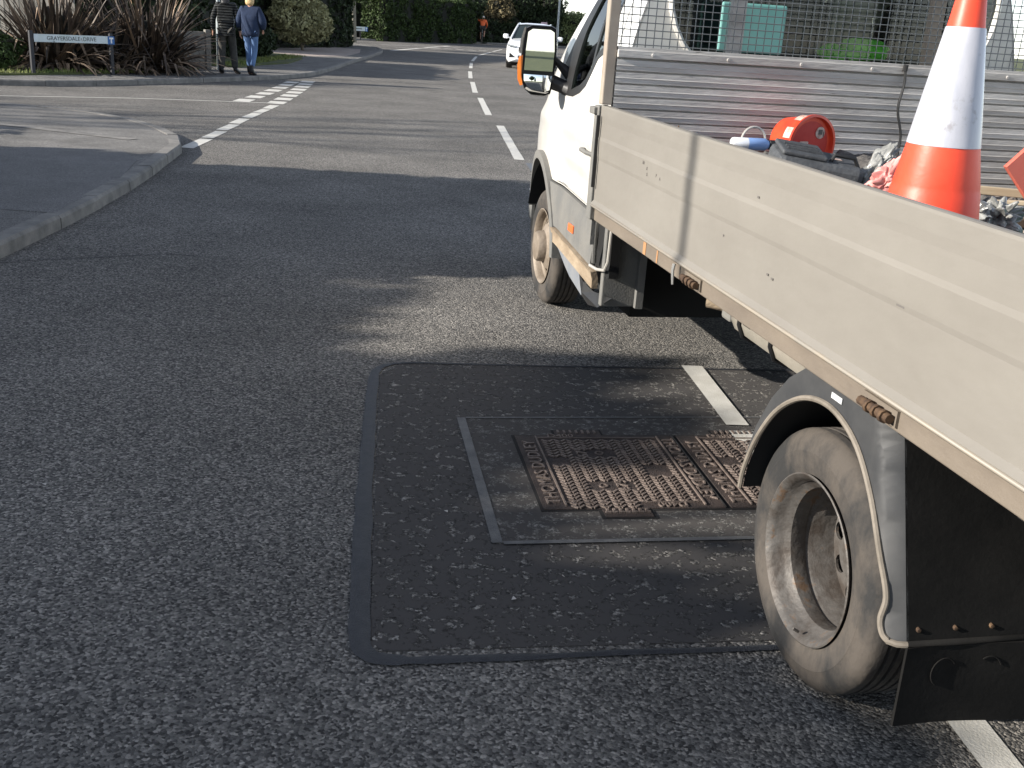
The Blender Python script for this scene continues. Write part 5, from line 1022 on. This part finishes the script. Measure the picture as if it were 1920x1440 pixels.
garment('jeans', J, [[('wb', (.13, .10)), ('hpl', (.096, .105)), ('knl', (.066, .070)), ((-.06, .055, .17), (.055, .060))], [('wb', (.13, .10)), ('hpr', (.096, .105)), ('knr', (.066, .070)), ((.052, -.11, .17), (.055, .060))]], M_jean, e)
boots(J, e, M_boot, .15); skin('hair', [(0, -.05, 1.50), (0, -.04, 1.58), (0, -.01, 1.66), (0, .02, 1.71)], [(0, 1), (1, 2), (2, 3)], [(.095, .05), (.115, .075), (.105, .10), (.07, .08)], M_blond, e); finish(e, J, 1.0)
# cyclist and bicycle
CY = (-3.83, 80.0, 0)
bk = empty('bicycle', CY, .03, label='bicycle ridden away by the cyclist in orange in the distance', cat='bicycle'); bk.scale = (1.14,)*3
for y in (-.52, .52):
    w = empty('wheel', (0, y, .345)); w.parent = bk
    mb = MB(); mb.lathe([(-.016, .33), (0, .348), (.016, .33), (0, .318), (-.016, .33)], n=32); mb.build('tyre', M_tread, w)
    mb = MB(); mb.lathe([(-.01, .318), (.01, .318), (.01, .305), (-.01, .305), (-.01, .318)], n=32)
    for k in range(12): mb.tube([(0, 0, 0), (0, .31*cos(k*pi/6), .31*sin(k*pi/6))], .002, 4)
    mb.build('rim', M_lamp, w)
mb = MB(); mb.tube([(0, -.52, .345), (0, -.08, .28), (0, .38, .82), (0, -.18, .80), (0, -.52, .345)], .014, 8); mb.tube([(0, -.08, .28), (0, -.2, .92)], .015, 8); mb.tube([(0, .38, .82), (0, .42, .70), (0, .52, .345)], .014, 8); mb.build('frame', M_lamp, bk)
mb = MB(); mb.tube([(-.21, .30, .96), (-.2, .40, .95), (0, .40, .93), (.2, .40, .95), (.21, .30, .96)], .013, 8); mb.tube([(0, .38, .82), (0, .40, .93)], .014, 8); mb.build('handlebar', M_blackpl, bk)
mb = MB(); mb.box(-.07, .07, -.33, -.08, .92, .96, bev=.015); mb.build('saddle', M_blackpl, bk)
mb = MB(); mb.tube([(-.10, -.08, .28), (.10, -.08, .28)], .01, 6); mb.tube([(-.10, -.08, .28), (-.10, .05, .19)], .01, 6); mb.tube([(.10, -.08, .28), (.10, -.21, .37)], .01, 6); mb.box(-.15, -.07, .0, .09, .175, .195); mb.box(.07, .15, -.25, -.17, .355, .375); mb.build('crank_and_pedals', M_blackpl, bk)
J = dict(pelvis=(0, -.2, 1.02), waist=(0, -.12, 1.17), chest=(0, .04, 1.33), neckb=(0, .11, 1.43), neck=(0, .13, 1.47), head=(.01, .17, 1.55), face=(0, 1, 0), shl=(-.18, .08, 1.40), shr=(.18, .08, 1.40), ell=(-.45, .08, 1.43), wrl=(-.70, .08, 1.45), elr=(.27, .2, 1.16), wrr=(.22, .31, 1.0),
         palml=(0, 1, 0), palmr=(-1, 0, 0), hpl=(-.09, -.18, 1.0), hpr=(.09, -.18, 1.0), knl=(-.12, .10, .70), knr=(.12, .14, .80), anl=(-.11, .0, .28), anr=(.11, -.24, .46), toel=(-.11, .13, .215), toer=(.11, -.10, .395))
e = empty('person', CY, .03, label='cyclist in an orange jacket and white helmet riding away with one arm held out', cat='cyclist')
M_ojk = mat('orange_jacket', (.85, .13, .03), .7, col2=(.9, .18, .05), noise_scale=6); M_helm = mat('white_helmet', (.75, .70, .66), .35)
garment('jacket', J, [[('pelvis', (.15, .12)), ('waist', (.16, .12)), ('chest', (.175, .12)), ((0, .10, 1.41), (.10, .08))], [('chest', (.175, .12)), ('shl', (.075, .075)), ((-.36, .08, 1.42), (.055, .055))], [('chest', (.175, .12)), ('shr', (.075, .075)), ('elr', (.06, .06)), ('wrr', (.04, .04))]], M_ojk, e)
garment('shorts', J, [[('pelvis', (.14, .12)), ('hpl', (.10, .10)), ('knl', (.068, .07))], [('pelvis', (.14, .12)), ('hpr', (.10, .10)), ('knr', (.068, .07))]], M_trou, e)
boots(J, e, M_boot, .0); skin('helmet', [(.01, .08, 1.60), (.01, .17, 1.63), (.01, .25, 1.61)], [(0, 1), (1, 2)], [(.07, .05), (.105, .08), (.06, .045)], M_helm, e); finish(e, J, 1.14)

# ================================================================== OTHER CARS
def car(name, loc, rz, label, paint, group=None):
    e = empty(name, loc, rz, label=label, cat='car', group=group)
    st = [(-.02, .34, .66, .55), (.05, .26, .84, .78), (.22, .22, .93, .87), (.6, .20, .98, .90), (1.1, .20, 1.03, .91), (1.35, .20, 1.07, .91), (2.6, .20, 1.05, .92), (3.8, .22, 1.10, .90), (4.15, .26, 1.08, .82), (4.25, .40, .80, .72)]
    mb = MB(); vs = []; n = 14
    for y, zb, zt, hw in st:
        half = [(.90*hw, zb), (hw, zb+.12), (1.01*hw, (zb+zt)/2), (hw, zt-.17), (.95*hw, zt-.06), (.80*hw, zt-.005), (.35*hw, zt+.03)]
        vs += [(-a, y, z) for a, z in half]+[(a, y, z) for a, z in half[::-1]]
    mb.add(vs, [(j*n+i, j*n+(i+1) % n, (j+1)*n+(i+1) % n, (j+1)*n+i) for j in range(len(st)-1) for i in range(n)], 0, True); mb.add(vs[:n], [tuple(range(n))]); mb.add(vs[-n:], [tuple(range(n))[::-1]]); mb.build('body', paint, e)
    g = [(1.22, 1.03, .80), (1.62, 1.33, .68), (1.98, 1.545, .575), (3.45, 1.53, .56), (3.95, 1.30, .66), (4.12, 1.05, .76)]
    mb = MB(); vs = [(s*w*k, y, z+(.02 if k < 1 else 0)) for y, z, w in g for s, k in ((-1, 1), (-1, .5), (1, .5), (1, 1))]
    fs = [(j*4+i, j*4+i+1, j*4+i+5, j*4+i+4) for j in range(5) for i in range(3)]; b = len(vs); vs += [(s*.80, y, 1.0) for y in (1.22, 4.12) for s in (-1, 1)]
    mb.add(vs, fs+[(0, 4, 8, 12, 16, 20, b+2, b), (3, 7, 11, 15, 19, 23, b+3, b+1)]); mb.build('windows', M_glass, e)
    mb = MB(); gg = [(1.95, 1.555, .60), (2.3, 1.60, .60), (3.4, 1.585, .59), (3.6, 1.53, .60)]; vs = [(w*t, y, z+(.03 if abs(t) < .8 else 0)-(.03 if abs(t) > 1.01 else 0)) for y, z, w in gg for t in (-1.04, -1, -.5, .5, 1, 1.04)]
    mb.add(vs, [(j*6+i, j*6+i+1, j*6+i+7, j*6+i+6) for j in range(3) for i in range(5)], 0, True)
    for s in (-1, 1): mb.tube([(s*.82, 1.15, 1.03), (s*.70, 1.60, 1.34), (s*.605, 1.98, 1.565), (s*.60, 2.7, 1.60), (s*.59, 3.45, 1.57), (s*.70, 3.98, 1.30), (s*.78, 4.12, 1.05)], .035, 8); mb.tube([(s*.615, 2.65, 1.58), (s*.84, 2.65, 1.02)], .03, 6)
    mb.build('roof', paint, e)
    for s in (-1, 1):
        mb = MB(); mb.add([(s*.46, -.01, .80), (s*.80, .10, .86), (s*.86, .26, .88), (s*.84, .12, .79), (s*.60, -.01, .74)], [(0, 1, 2, 3, 4)]); mb.box(*sorted((s*.52, s*.80)), .005, .03, .775, .80); mb.build('headlight', M_pane if False else mat('headlamp_lens', (.25, .27, .28), .1, coat=1), e)
        mb = MB(); mb.add([(s*.50, -.015, .40), (s*.80, .08, .38), (s*.74, .02, .56)], [(0, 1, 2)]); mb.add([(s*.52, -.03, .41), (s*.77, .035, .395), (s*.72, -.015, .54)], [(0, 1, 2)]); mb.build('fog_lamp_recess', M_blackpl, e)
        mb = MB(); mb.box(*sorted((s*.93, s*1.13)), 1.42, 1.58, 1.03, 1.20, bev=.05); mb.tube([(s*.85, 1.5, 1.06), (s*.98, 1.5, 1.09)], .03, 8); mb.build('wing_mirror', paint, e)
        for y in (.80, 3.42):
            w = empty('wheel', (s*.90, y, .335)); w.parent = e; mb = MB(); mb.lathe([(-s*.22, .21), (-s*.215, .32), (-s*.19, .335), (-s*.03, .335), (0, .31), (.0, .23), (-s*.02, .21)], n=32); mb.build('tyre', M_tread, w)
            mb = MB(); mb.lathe([(-s*.02, .215), (-s*.01, .20), (-s*.05, .05), (-s*.03, .0)], n=20); mb.build('rim', M_lamp, w)
    mb = MB(); mb.box(-.42, .42, -.035, .02, .62, .78, bev=.02); mb.box(-.45, .45, -.02, .03, .36, .50, bev=.02); mb.build('grille', M_blackpl, e)
    mb = MB(); mb.lathe([(-.045, .055), (-.05, .05), (-.05, 0)], (0, 0, .70), 'y', 20); mb.build('badge', M_bright, e)
    mb = MB(); mb.box(-.88, .88, .3, 4.0, .16, .24); mb.build('underside', M_under, e)
    return e
M_carw = mat('white_car_paint', (.80, .81, .82), .25, coat=.8)
car('parked_car' if False else 'oncoming_car', (-.16, 40.45, 0), -.05, 'white crossover car coming towards the camera, half hidden by the truck mirror', M_carw)
e2 = None
